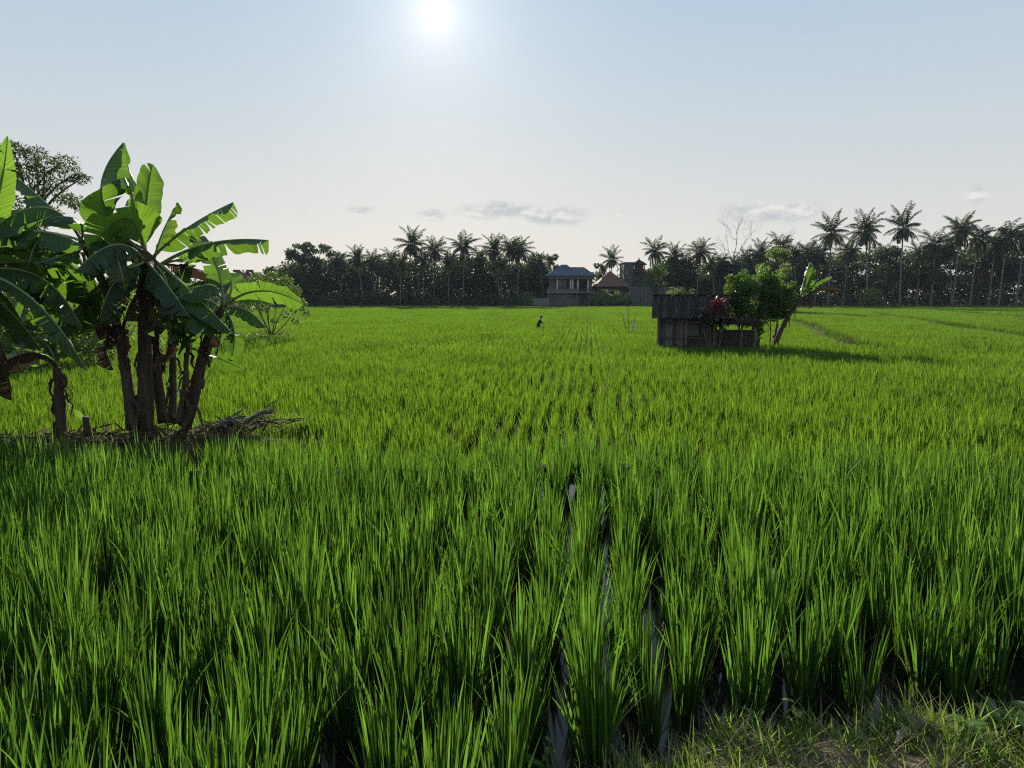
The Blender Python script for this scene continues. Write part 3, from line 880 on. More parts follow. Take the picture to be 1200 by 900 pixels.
# E: slim stems
banana('slim banana stem standing upright between the thick trunk and the leaning one', [Z(452, 800, 10.9), Z(456, 680, 10.9), Z(458, 560, 10.9), Z(470, 480, 10.9)], .062, .04, [
    ([Z(470, 485, 10.9), Z(520, 430, 11.1), Z(600, 440, 11.3)], .36, dict(roll=.3, fold=.5, tears=3)),
    ([Z(470, 485, 10.9), Z(430, 420, 11.1), Z(360, 450, 11.2)], .38, dict(roll=.3, fold=.5, tears=3)),
    ([Z(470, 488, 10.8), Z(500, 530, 10.5), Z(505, 620, 10.4)], .34, dict(roll=.4, fold=.7, tears=4)),
    ([Z(470, 485, 10.9), Z(480, 400, 11.2), Z(540, 330, 11.5)], .34, dict(roll=.1, fold=.4, tears=2)),
], 5, fill=3, fl=0.9)
banana('thinnest banana stem of the clump, with a small dark leaf pointing right', [Z(468, 800, 10.2), Z(484, 720, 10.2), Z(492, 640, 10.2), Z(496, 600, 10.2)], .042, .028, [
    ([Z(496, 600, 10.2), Z(560, 622, 10.0), Z(642, 658, 9.9)], .24, dict(roll=.9, fold=.5, tears=1)),
    ([Z(496, 600, 10.2), Z(490, 560, 10.3), Z(440, 530, 10.4)], .26, dict(roll=.3, fold=.5, tears=2)),
    ([Z(496, 600, 10.2), Z(520, 545, 10.3), Z(545, 560, 10.3)], .22, dict(roll=.3, fold=.5, tears=2)),
], 6)
# F: separate slim plant to the left
banana('slim single banana plant left of the clump, dark trunk with drooping leaves', [Z(163, 838, 10.0), Z(158, 740, 10.0), Z(150, 655, 10.0)], .075, .055, [
    ([Z(150, 655, 10.0), Z(95, 618, 9.9), Z(-10, 660, 9.7), Z(-25, 770, 9.6)], .40, dict(roll=.3, fold=.7, tears=4, mat='banana_dry')),
    ([Z(150, 655, 10.0), Z(120, 590, 10.1), Z(30, 590, 10.2)], .36, dict(roll=.4, fold=.5, tears=3)),
    ([Z(150, 655, 10.0), Z(158, 560, 10.2), Z(185, 500, 10.4)], .36, dict(roll=.2, fold=.4, tears=2)),
    ([Z(152, 655, 10.0), Z(175, 600, 9.9), Z(205, 600, 9.8)], .2, dict(roll=.3, fold=.6, tears=2)),
    ([Z(150, 655, 10.1), Z(70, 610, 10.4), Z(0, 630, 10.6)], .4, dict(roll=.3, fold=.5, tears=4)),
], 7)
# G: plant whose trunk stands outside the frame
banana('banana plant at the left picture edge, trunk out of view, with a bright upright leaf', [Z(-150, 850, 9.6), Z(-140, 600, 9.6), Z(-110, 400, 9.6)], .13, .07, [
    ([Z(-75, 390, 9.6), Z(-8, 215, 9.6), Z(20, 44, 9.6)], .36, dict(roll=.4, fold=.2, mat=y0, tears=0, pet=.2, blunt=.35)),
    ([Z(-100, 400, 9.6), Z(40, 440, 9.3), Z(228, 662, 9.1)], .44, dict(roll=.25, fold=.5, tears=6)),
    ([Z(-100, 395, 9.7), Z(80, 375, 9.6), Z(255, 412, 9.5)], .46, dict(roll=.45, fold=.45, tears=5)),
    ([Z(-100, 395, 9.7), Z(20, 330, 9.9), Z(160, 368, 10.1)], .46, dict(roll=.4, fold=.5, tears=3)),
    ([Z(-100, 405, 9.6), Z(10, 490, 9.6), Z(110, 610, 9.6)], .5, dict(roll=.3, fold=.6, tears=4)),
    ([Z(-100, 400, 9.8), Z(-20, 440, 10.0), Z(70, 590, 10.2)], .55, dict(roll=.2, fold=.7, tears=5)),
    ([Z(-100, 400, 9.8), Z(20, 250, 10.2), Z(90, 240, 10.4)], .36, dict(roll=.3, fold=.5, tears=2)),
    ([Z(-100, 398, 9.7), Z(40, 300, 9.7), Z(215, 330, 9.6)], .5, dict(roll=.2, fold=.9, tears=4)),
    ([Z(-100, 400, 9.9), Z(60, 420, 10.2), Z(190, 500, 10.5)], .55, dict(roll=.2, fold=.8, tears=5)),
    ([Z(-100, 400, 9.9), Z(20, 400, 10.3), Z(130, 480, 10.6)], .55, dict(roll=.3, fold=.7, tears=4)),
    ([Z(-100, 410, 9.5), Z(-40, 500, 9.4), Z(30, 740, 9.3)], .55, dict(roll=.1, fold=.8, tears=5, mat='banana_dry')),
], 8, fill=8, fl=1.7)

# stump left of the trunks
p = Z(230, 838, 10.1)
t = thing('banana_stump', 'short cut dark stump standing between the slim banana plant and the clump', 'stump', p)
mb = MB(); rs = RS(71)
mb.tube([p, p + [.01, 0, .15], p + [.0, 0, .24], p + [.01, 0, .3]], [.055, .05, .045, .05], 10, rough=.12, rs=rs); mb.obj('stump_body', M['banana_stem'], t, smooth=True)
mb = MB(); v, f, uv = leaf_poly(p + [-.03, 0, .26], np.array([-.6, -.1, .7]), np.array([.3, -1., .3]), .2, .09, .2); mb.add(v, f, uv); mb.obj('sprout', M['weed'], t, smooth=True)

# log lying on the mound
a = Z(560, 815, 10.6); b_ = Z(712, 772, 11.5); rs = RS(72)
t = thing('banana_log', 'dry fallen banana trunk lying right of the clump with a rusty end', 'log', a)
mb = MB(); C_ = np.array([a + (b_ - a) * u + np.array([0, 0, .03 * math.sin(u * 9)]) for u in np.linspace(0, 1, 12)])
mb.tube(C_, np.linspace(.055, .035, 12), 9, rough=.3, rs=rs)
for i in range(16):
    u = rs.uniform(0, 1); q = a + (b_ - a) * u + [0, rs.uniform(-.1, .1), rs.uniform(.03, .1)]
    v, f, uv = leaf_poly(q, np.array([rs.uniform(.2, 1), rs.uniform(-1, 1), rs.uniform(-.3, .3)]), np.array([rs.uniform(-.4, .4), -.5, 1.]), rs.uniform(.15, .4), rs.uniform(.03, .07), .3); mb.add(v, f, uv)
M['log'] = noise_mat('dry_log', [(.3, (.05, .042, .03)), (.7, (.15, .13, .095))], 6, rough=.95, bump=.6)
mb.obj('log_body', M['log'], t)
M['rust'] = noise_mat('rusty_husk', [(.3, (.22, .08, .03)), (.7, (.36, .15, .06))], 9, rough=.95)
mb = MB(); mb.tube([C_[-1], C_[-1] + (b_ - a) * .03, C_[-1] + (b_ - a) * .07], [.045, .04, .025], 9, rough=.2, rs=rs); mb.obj('log_end', M['rust'], t)

# litter of dead leaves round the trunks
mb = MB(); rs = RS(73)
for i in range(480):
    u = rs.uniform(.1, 1) ** .8
    seg = MOUND[1] + (MOUND[2] - MOUND[1]) * rs.uniform(0, 1) if rs.uniform() < .6 else MOUND[2] + (MOUND[3] - MOUND[2]) * rs.uniform(0, .8)
    q = seg + np.array([rs.uniform(-.3, .3), rs.normal(0, .2), 0]); q[2] = -.40 + rs.uniform(0, .1)
    a = rs.uniform(0, 6.28)
    v, f, uv = leaf_poly(q, np.array([math.cos(a), math.sin(a), rs.uniform(-.2, .35)]), np.array([rs.uniform(-.4, .4), -.5, 1.]), rs.uniform(.12, .45), rs.uniform(.02, .07), rs.uniform(-.2, .5), 4); mb.add(v, f, uv)
o = mb.obj('leaf_litter', M['banana_dry'], smooth=True); o['kind'] = 'stuff'; tag(o, 'brown dead banana leaves heaped round the trunks on the mound', 'leaf litter')
mb = MB()
for i in range(2200):
    k = rs.randint(0, 3); seg = MOUND[k] + (MOUND[k + 1] - MOUND[k]) * rs.uniform(0, 1)
    q = seg + np.array([rs.uniform(-.2, .2), rs.normal(0, .42), 0]); q[2] = -.42 - abs(q[1] - seg[1]) * .25
    v, f = blade(rs.uniform(.1, .3), .008, rs.uniform(0, 6.28), rs.uniform(.1, .6), rs.uniform(.1, 1.), q, 3, rs.uniform(-1, 1)); mb.add(v, f)
o = mb.obj('mound_grass', M['grass']); o['kind'] = 'stuff'; tag(o, 'thin grass growing on the mound under the banana plants', 'grass')
mb = MB()
for poly in BUNDS:
    for i in range(1900):
        k = rs.randint(0, len(poly) - 1); c = poly[k] + (poly[k + 1] - poly[k]) * rs.uniform()
        cl = math.sin(c[0] * 1.3) * math.sin(c[1] * .9 + 1)
        if cl < -.1 and rs.uniform() < .75: continue
        q = c + np.array([rs.normal(0, .25), rs.normal(0, .25), -.14])
        v, f = blade(rs.uniform(.14, .42), .03, rs.uniform(0, 6.28), rs.uniform(.05, .6), rs.uniform(.1, 1.), q, 3, rs.uniform(-1, 1)); mb.add(v, f)
o = mb.obj('bund_grass', M['bund_grass']); o['kind'] = 'stuff'; tag(o, 'rough grass growing along the bunds of the right fields', 'grass')


# ------------------------------------------------------------------ trees
def leaves_in(mb, rs, centers, radii, n, size, flat=1.0, aspect=.5):
    """leaf-sized rhombs spread through clumps, denser towards each clump's skin"""
    centers = np.asarray(centers); radii = np.asarray(radii)
    w = radii ** 2; w = w / w.sum()
    idx = rs.choice(len(centers), n, p=w)
    d = rs.normal(size=(n, 3)); d /= np.linalg.norm(d, axis=1)[:, None]
    r = radii[idx] * rs.uniform(.25, 1., n) ** .5 * rs.uniform(.85, 1.15, n)
    p = centers[idx] + d * r[:, None] * np.array([1, 1, flat])
    a = rs.normal(size=(n, 3)) + d * .6 + np.array([0, 0, -.25]); a /= np.linalg.norm(a, axis=1)[:, None]
    b = rs.normal(size=(n, 3)); b -= (b * a).sum(1)[:, None] * a; b /= np.linalg.norm(b, axis=1)[:, None]
    s = size * rs.uniform(.6, 1.3, n)[:, None]
    cc = np.cross(a, b) * s * .12
    v = np.stack([p, p + a * s * .45 + b * s * aspect * .5 + cc, p + a * s, p + a * s * .45 - b * s * aspect * .5 + cc], 1).reshape(-1, 3)
    mb.add(v, np.arange(4 * n).reshape(-1, 4))


def limbs(mb, rs, base, fork, targets, r0, r1):
    n = 7
    P = np.array([base + (fork - base) * u + np.array([rs.uniform(-1, 1), rs.uniform(-1, 1), 0]) * .25 * r0 * (0 < u < 1) for u in np.linspace(0, 1, n)])
    mb.tube(P, np.linspace(r0, r0 * .7, n), 8, rough=.08, rs=rs)
    for t in targets:
        t = np.asarray(t); mid = (fork + t) / 2 + rs.uniform(-.12, .12, 3) * np.linalg.norm(t - fork) + np.array([0, 0, .08 * np.linalg.norm(t - fork)])
        Q = smooth_path([fork, mid, t], 6)
        mb.tube(Q, np.linspace(r1, r1 * .25, 6), 5)


def tree(name, label, cat, base, H, blobs, leaf, n, mat, r0=.2, fork=.4, seed=0, bark='bark', flat=.85, group=None, aspect=.5):
    rs = RS(seed + 300)
    base = np.asarray(base, float)
    t = thing(name, label, cat, base, group)
    cen = np.array([base + np.array(b[:3]) for b in blobs]); rad = np.array([b[3] for b in blobs])
    tm = MB(); limbs(tm, rs, base - np.array([0, 0, .1]), base + np.array([cen[:, 0].mean() - base[0], cen[:, 1].mean() - base[1], 0]) * .4 + np.array([0, 0, H * fork]), cen[: 9], r0, r0 * .5)
    tm.obj('trunk', M[bark], t, smooth=True)
    cm = MB(); leaves_in(cm, rs, cen, rad, n, leaf, flat, aspect); cm.obj('crown', M[mat], t)
    return t


def blobcloud(rs, W, H, z0, n, r=(.5, 1.1), dome=1.0):
    out_ = []
    for i in range(n):
        a = rs.uniform(0, 6.28); rr = math.sqrt(rs.uniform()) ; h = rs.uniform()
        k = math.sqrt(max(.05, 1 - (abs(h - .45) / .6) ** 2)) * dome
        out_.append((W * .5 * rr * k * math.cos(a), W * .5 * rr * k * math.sin(a), z0 + (H - z0) * h, rs.uniform(*r)))
    return out_


FARZ = LOW
# palms: one prototype per form, then copies
def palm_proto(seed, H=12.0, droop=1.0, nfr=30, lean=.4, wind=0.0):
    rs = RS(seed + 700)
    t = thing('coconut_palm', 'x', 'palm tree', (0, 0, 0), 'coconut palms of the far treeline')
    top = np.array([lean, rs.uniform(-.3, .3), H])
    mb = MB()
    Q = np.array([np.array([lean * u ** 1.6, top[1] * u, H * u]) for u in np.linspace(0, 1, 9)])
    mb.tube(Q, np.linspace(.19, .11, 9) * np.array([1.35, 1, 1, 1, 1, 1, 1, 1, 1]), 7); mb.obj('trunk', M['palmbark'], t, smooth=True)
    cm = MB()
    for i in range(nfr):
        u = i / nfr
        az = i * 2.399 + rs.uniform(-.25, .25)
        el = (1.45 - 2.35 * u) + rs.uniform(-.3, .3)       # young ones upright, old ones hang
        L = rs.uniform(2.8, 4.6) * (.8 + .25 * math.sin(math.pi * min(1, u + .25)))
        hd = np.array([math.cos(az), math.sin(az), 0]); p = top.copy(); seg = 10; pts = []
        a = el
        for k in range(seg + 1):
            pts.append(p.copy())
            p = p + (L / seg) * (math.cos(a) * hd + np.array([0, 0, math.sin(a)])) + np.array([wind * k * .012, 0, 0])
            a -= droop * (.06 + .08 * k / seg) + .01
        pts = np.array(pts); cm.tube(pts, np.linspace(.045, .012, seg + 1), 3, cap=False)
        T = np.gradient(pts, axis=0); T /= np.linalg.norm(T, axis=1)[:, None]
        side = np.cross(hd, np.array([0, 0, 1.]))
        nl = 26
        for k in range(nl):
            uu = .12 + .88 * k / (nl - 1); fi = uu * seg; i0 = min(int(fi), seg - 1); q = pts[i0] + (pts[i0 + 1] - pts[i0]) * (fi - i0); tt = T[i0]
            ll = 1.0 * math.sin(math.pi * min(1, .15 + uu * .8)) ** .6 * rs.uniform(.8, 1.1)
            for sd in (-1, 1):
                dd = tt * .55 + sd * side * .8 + np.array([0, 0, -.35 - .35 * rs.uniform()]); dd /= np.linalg.norm(dd)
                w = np.cross(dd, side + np.array([0, 0, .3])); w /= np.linalg.norm(w) + 1e-9; w = w * .5 + tt * .85
                e_ = q + dd * ll; m_ = q + dd * ll * .5 + np.array([0, 0, .03])
                cm.add([q, m_ - w * .14, e_ + np.array([0, 0, -.12 * ll]), m_ + w * .14], [(0, 1, 2, 3)])
    for i in range(7):                                     # nuts and dead fibre under the crown
        a = rs.uniform(0, 6.28); c = top + np.array([math.cos(a) * .25, math.sin(a) * .25, -.3])
        cm.tube([c + [0, 0, .14], c + [0, 0, .08], c - [0, 0, .06], c - [0, 0, .14]], [.02, .12, .12, .03], 6)
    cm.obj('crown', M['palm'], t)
    return t


PALMS = [
    # px, top py, depth, form, label
    (398, 296, 152, 0, 'short coconut palm next right of the spreading broadleaf tree'),
    (418, 291, 149, 1, 'coconut palm with a leaning pale trunk, second palm from the left treeline end'),
    (437, 294, 150, 2, 'coconut palm third from the left end of the treeline'),
    (458, 292, 155, 3, 'low coconut palm just left of the highest palm in the left treeline'),
    (483, 271, 150, 1, 'highest coconut palm of the left treeline, one frond flung out to the left'),
    (510, 279, 151, 0, 'coconut palm right of the highest palm in the left treeline'),
    (543, 274, 149, 2, 'coconut palm with a straight pale trunk in the middle of the left treeline'),
    (562, 290, 156, 3, 'low coconut palm half hidden between two taller ones in the left treeline'),
    (579, 279, 149, 1, 'left one of the two neighbouring palms nearest the two storey house'),
    (598, 277, 152, 3, 'coconut palm close behind the left of the twin crowns near the two storey house'),
    (609, 279, 149, 0, 'right one of the twin crowned palms left of the two storey house'),
    (717, 292, 165, 4, 'lone open coconut palm rising behind the orange tiled roof'),
    (769, 280, 148, 2, 'coconut palm just right of the pagoda roofed tower'),
    (790, 288, 150, 1, 'coconut palm above the left half of the wooden shed'),
    (821, 281, 146, 0, 'coconut palm with a straight trunk above the right end of the shed roof'),
    (845, 296, 152, 3, 'low coconut palm left of the bare tree'),
    (876, 291, 152, 2, 'coconut palm right beside the bare tree'),
    (892, 284, 150, 1, 'coconut palm behind the round tree by the shed'),
    (915, 274, 152, 3, 'coconut palm behind the pale yellow green tree'),
    (948, 283, 150, 0, 'coconut palm behind the leaning banana plant'),
    (975, 254, 141, 4, 'tall coconut palm with a thin trunk right of the leaning banana plant'),
    (1014, 252, 141, 1, 'tall coconut palm between the thin trunked palm and the highest palm of the right treeline'),
    (1060, 246, 139, 4, 'highest coconut palm of the right treeline, full round crown'),
    (1036, 284, 150, 3, 'low palm under the left side of the highest palm on the right'),
    (1098, 271, 144, 2, 'yellowish coconut palm right of the highest palm on the right'),
    (1127, 251, 140, 0, 'tall palm in the right group, third crown from the right edge'),
    (1149, 262, 143, 3, 'coconut palm in the right group, second crown from the right edge'),
    (1184, 258, 140, 5, 'windblown coconut palm at the right edge of the picture'),
    (1204, 262, 141, 5, 'coconut palm cut by the right edge of the picture'),
    (330, 312, 158, 3, 'small palm rising left of the dark rounded tree at the left treeline end'),
    (447, 303, 148, 0, 'low palm just right of the third palm from the left treeline end'),
    (471, 296, 147, 3, 'low palm tucked under the left side of the highest palm of the left treeline'),
    (496, 292, 148, 2, 'low palm in the gap right of the highest palm of the left treeline'),
    (527, 294, 147, 0, 'low palm left of the straight pale trunk in the middle of the left treeline'),
    (588, 300, 146.5, 2, 'low palm in front of the two neighbouring palms nearest the two storey house'),
    (632, 299, 150, 1, 'low palm against the broad dark tree left of the two storey house'),
    (805, 296, 148, 2, 'low palm between two taller palms above the shed roof'),
    (834, 300, 147, 1, 'low palm hanging over the right end of the shed roof'),
    (862, 300, 147, 0, 'low palm in front of the foot of the bare tree'),
    (930, 288, 147, 1, 'palm in front of the thin leafless tree'),
    (962, 284, 146, 3, 'low palm left of the thin trunked tall palm'),
    (995, 280, 145, 0, 'low palm in the gap between the two tall palms right of the leaning banana'),
    (1080, 284, 144, 2, 'low palm under the right side of the highest palm of the right treeline'),
    (1113, 278, 146, 1, 'palm squeezed between the yellowish palm and the tall palm right of it'),
    (1168, 270, 144, 0, 'palm just left of the windblown one at the right picture edge'),
]
protoP = [palm_proto(1, lean=.5), palm_proto(2, lean=-1.4), palm_proto(3, lean=.1, nfr=26), palm_proto(4, lean=.8, droop=1.3, nfr=25), palm_proto(5, lean=-.2, droop=.8, nfr=28), palm_proto(6, lean=.9, droop=1.25, nfr=28, wind=2.5)]
used = set(); rs = RS(81)
for (px, py, Yd, k, lab) in PALMS:
    c = at(px, py, Yd); s = (c[2] - FARZ) / 14.2
    s = max(.7, s); s3 = (min(s, 1.12) * .9, min(s, 1.12) * .9, (c[2] - FARZ) / 14.6)
    lean = [.5, -1.4, .1, .8, -.2, .9][k]
    rz = rs.uniform(-.35, .35); loc = (c[0] - lean * s3[0] * math.cos(rz), Yd, FARZ)
    if k in used:
        copy_tree(protoP[k], loc, rz, s3, lab)
    else:
        used.add(k); o = protoP[k]; o['label'] = lab; o.location = loc; o.rotation_euler = (0, 0, rz); o.scale = s3

# broadleaf trees one can tell apart
def ft(px, py, Yd, W, label, seed, mat='treeleaf', z0f=.25, nb=26, n=4200, leaf=.55, cat='tree', name='broadleaf_tree', r=(.09, .16), flat=.8, base_py=None):
    c = at(px, py, Yd); zb = FARZ; H = c[2] - zb; rs = RS(seed + 77)
    rr = (W * r[0], W * r[1])
    bl = blobcloud(rs, W, H - rr[0], H * z0f, nb, rr)
    return tree(name, label, cat, (c[0], Yd, zb), H, bl, leaf, n, mat, r0=max(.12, H * .018), fork=.35, seed=seed, flat=flat)


ft(352, 291, 150, 9, 'dark rounded tree at the left end of the treeline beneath the spreading one', 1, n=5200, z0f=.1)
c = at(364, 283, 156)
rs = RS(5)
bl = [(rs.uniform(-5.5, 5.5), rs.uniform(-2, 2), 0, rs.uniform(.5, 1.0)) for i in range(26)]
bl = [(x, y, c[2] - FARZ - .6 - .055 * (x + 1) ** 2 - rs.uniform(0, 1.6), r_) for (x, y, _, r_) in bl]
tree('spreading_tree', 'flat topped spreading tree with open twigs at the left treeline end', 'tree', (c[0] + 1, 156, FARZ), c[2] - FARZ, bl, .5, 2300, 'treeleaf', r0=.28, fork=.55, seed=9, flat=.5)
ft(316, 313, 120, 5.5, 'small bluish tree behind the bush, between the house roof and the treeline', 2, n=2500)
ft(625, 296, 158, 8, 'broad dark tree left of the two storey house roof', 3)
ft(648, 299, 160, 5, 'narrow dark tree touching the left slope of the two storey house roof', 4, n=2600)
ft(704, 309, 158, 4.2, 'slim open tree between the two storey house and the orange roof', 5, n=1100, nb=16)
ft(768, 310, 146, 5.5, 'leafy green tree covering the right end of the pagoda roofed tower', 26, 'bushleaf', n=2600, leaf=.45)
ft(800, 300, 150, 8, 'green tree right of the tower behind the shed', 6, 'treeleaf')
ft(909, 290, 96, 5.2, 'pale yellow green tree rising behind the round tree by the shed', 7, 'treeleaf_pale', n=3600, leaf=.4)
ft(846, 302, 150, 7, 'dark broad tree behind the right end of the shed', 8)
ft(940, 296, 148, 7, 'dark tree behind the leaning banana plant', 10)
ft(1040, 289, 147, 9, 'dark tree left of the highest palm on the right', 11)
ft(1095, 287, 147, 9, 'dark green tree right of the highest palm on the right', 12)
ft(1150, 283, 149, 9, 'dense dark tree under the palms near the right edge', 13)
ft(1205, 285, 147, 9, 'dense dark tree cut by the right picture edge', 14)
# leafy bushes along the far field edge
ft(706, 340, 141, 5, 'leafy bush at the field edge right of the two storey house', 15, 'bushleaf', z0f=.1, n=1500, leaf=.45, cat='bush', name='bush')
ft(728, 343, 140, 4.4, 'leafy bush before the orange roofed house, nearer the tower', 16, 'bushleaf', z0f=.1, n=1300, leaf=.45, cat='bush', name='bush')
ft(617, 342, 143, 3.2, 'pale leafy bush at the field edge left of the low wall', 17, 'treeleaf_pale', z0f=.1, n=900, leaf=.45, cat='bush', name='bush')
ft(800, 336, 130, 6, 'pale green bush above the left half of the shed roof', 18, 'treeleaf_pale', z0f=.1, n=1700, leaf=.45, cat='bush', name='bush')
ft(1020, 338, 138, 6, 'pale leafy bush at the field edge under the tall right palms', 19, 'bushleaf', z0f=.1, n=1500, leaf=.5, cat='bush', name='bush')

# the unbroken dark wood behind: one mass
rs = RS(91); mb = MB(); cen = []; rad = []
prof_l = np.array([(300, 322), (330, 312), (345, 300), (380, 297), (420, 300), (480, 298), (540, 297), (600, 299), (640, 306), (660, 322), (700, 328), (740, 322), (770, 306), (800, 300), (850, 299), (900, 296), (950, 292), (1000, 287), (1060, 285), (1120, 284), (1200, 283), (1260, 283)], float)
for i in range(2600):
    px = rs.uniform(296, 1265); topy = np.interp(px, prof_l[:, 0], prof_l[:, 1]) + 7; Yd = rs.uniform(150, 168)
    if 655 < px < 765: Yd = rs.uniform(160, 172)
    ztop = at(px, topy + 3 + 5 * math.sin(px * .09) * math.sin(px * .037 + 1), Yd)[2]; z = LOW + (ztop - LOW) * rs.uniform(0, 1) ** .8
    cen.append((at(px, 350, Yd)[0], Yd, z)); rad.append(rs.uniform(.9, 1.9))
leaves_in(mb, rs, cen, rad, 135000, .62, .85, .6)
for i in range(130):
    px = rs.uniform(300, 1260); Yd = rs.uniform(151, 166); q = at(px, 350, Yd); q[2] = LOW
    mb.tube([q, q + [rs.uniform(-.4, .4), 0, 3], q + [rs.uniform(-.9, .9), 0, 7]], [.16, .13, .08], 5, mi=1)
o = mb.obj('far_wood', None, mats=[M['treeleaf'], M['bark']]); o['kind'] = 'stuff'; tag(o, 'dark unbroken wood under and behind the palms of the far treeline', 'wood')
# low undergrowth at its foot
mb = MB(); cen = []; rad = []
for i in range(520):
    px = rs.choice([rs.uniform(325, 640), rs.uniform(325, 640), rs.uniform(790, 1260)]); Yd = rs.uniform(146.5, 150)
    cen.append((at(px, 350, Yd)[0], Yd, LOW + rs.uniform(.1, 2.2))); rad.append(rs.uniform(.5, 1.1))
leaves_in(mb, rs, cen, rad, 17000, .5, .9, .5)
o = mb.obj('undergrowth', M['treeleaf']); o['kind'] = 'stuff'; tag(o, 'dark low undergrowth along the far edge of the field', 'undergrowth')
# farther low wood so that no gap shows the bare horizon
mb = MB(); cen = []; rad = []
for i in range(700):
    x = rs.uniform(-330, 330); y = rs.uniform(175, 215)
    cen.append((x, y, LOW + rs.uniform(.2, 7.0))); rad.append(rs.uniform(2, 3.6))
leaves_in(mb, rs, cen, rad, 26000, 1.3, .8, .6)
o = mb.obj('distant_wood', M['treeleaf']); o['kind'] = 'stuff'; tag(o, 'low distant wood closing the horizon behind the houses', 'wood')

# bare trees
def bare_tree(px, py, Yd, label, seed, spread=1.0):
    rs = RS(seed + 500); c = at(px, py, Yd); base = np.array([at(px - 8, 350, Yd)[0], Yd, LOW]); H = c[2] - LOW
    t = thing('bare_tree', label, 'tree', base)
    tr = MB(); br = MB()
    tip = base + np.array([0, 0, H * .55])
    tr.tube(smooth_path([base, base + np.array([.3, 0, H * .3]), tip], 8), np.linspace(.26, .14, 8), 7); tr.obj('trunk', M['bare'], t, smooth=True)
    def grow(p, d, L, r, depth):
        q = p + d * L; mid = (p + q) / 2 + rs.normal(size=3) * L * .08
        br.tube(smooth_path([p, mid, q], 5), np.linspace(r, r * .55, 5), 4, cap=False)
        if depth == 0: return
        for k in range(2 if rs.uniform() < .6 else 3):
            nd = d + rs.normal(size=3) * .42 * spread; nd[2] = abs(nd[2]) * .9 + .25; nd /= np.linalg.norm(nd)
            grow(q if k else p + d * L * .75, nd, L * rs.uniform(.62, .85), r * .55, depth - 1)
    for k in range(4):
        d = np.array([rs.normal() * .35 * spread, rs.normal() * .3, 1.]); d /= np.linalg.norm(d)
        grow(tip - np.array([0, 0, H * .1 * k * .4]), d, H * .15, .085, 4)
    br.obj('branches', M['bare'], t)


bare_tree(866, 246, 150, 'tall leafless pale tree sticking out of the treeline above the shed', 1)
bare_tree(928, 262, 156, 'thin leafless tree behind the palms right of the pale yellow green tree', 2, 1.2)

# feathery tree behind the bananas
p = np.array([at(38, 415, 26)[0], 26, LOW]); rs = RS(17); bl = []
for (zx, zy, r_) in [(15, 175, .35), (40, 180, .35), (30, 200, .45), (52, 195, .4), (75, 190, .35), (62, 215, .4), (85, 205, .3), (95, 210, .25), (40, 225, .35), (12, 235, .3), (75, 232, .3), (85, 236, .3), (25, 250, .3), (60, 250, .3), (5, 200, .4), (-15, 215, .5), (-30, 240, .5), (20, 280, .5), (60, 285, .45), (95, 243, .22), (-20, 190, .4), (40, 265, .35)]:
    q = at(zx, zy, 26 + rs.uniform(-1, 1)); bl.append((*(q - p), r_ * 1.3))
tree('feathery_tree', 'open feathery leaved tree standing behind the banana clump', 'tree', p, 8.2, bl, .15, 6500, 'acacia', r0=.16, fork=.55, seed=21, flat=.55, aspect=.3)
# dark shrub under it
p = np.array([at(92, 418, 24.5)[0], 24.5, LOW])
tree('shrub', 'dense dark shrub half hidden behind the left banana leaves', 'shrub', p, 3.2, blobcloud(RS(4), 3.6, 3.2, .5, 26, (.35, .6)), .16, 6500, 'bushleaf', r0=.08, fork=.2, seed=22)
p = np.array([at(8, 418, 22)[0], 22, LOW])
tree('shrub', 'dark shrub at the left picture edge behind the bananas', 'shrub', p, 3.6, blobcloud(RS(6), 3.4, 3.6, .5, 26, (.35, .6)), .16, 6500, 'bushleaf', r0=.08, fork=.2, seed=23)

# cassava-like bush right of the bananas
p = np.array([at(318, 393, 38)[0], 38, LOW]); rs = RS(19); bl = []
for (zx, zy, r_) in [(285, 335, .35), (300, 328, .4), (318, 326, .4), (335, 330, .35), (345, 342, .35), (300, 345, .4), (325, 345, .4), (280, 350, .35), (352, 355, .3), (358, 365, .25), (345, 362, .22), (290, 362, .3), (310, 360, .3), (335, 368, .2), (300, 375, .2), (346, 376, .2), (322, 376, .18), (275, 340, .35)]:
    q = at(zx, zy, 38 + rs.uniform(-.6, .6)); bl.append((*(q - p), r_))
tree('bush', 'light green bush on thin stems at the field edge right of the banana clump', 'bush', p, 3.4, bl, .16, 3600, 'bushleaf', r0=.07, fork=.12, seed=24, aspect=.4)
# weeds at its foot
p = np.array([at(296, 394, 37)[0], 37, LOW]); bl = [(x, RS(int(x * 10) + 40).uniform(-.3, .3), .45 + .15 * math.sin(x * 5), .28) for x in np.linspace(-1.8, 1.6, 14)]
tree('weed_clump', 'low weedy clump at the foot of the light green bush', 'weeds', p, .7, bl, .13, 1500, 'bushleaf', r0=.02, fork=.3, seed=25, aspect=.3)

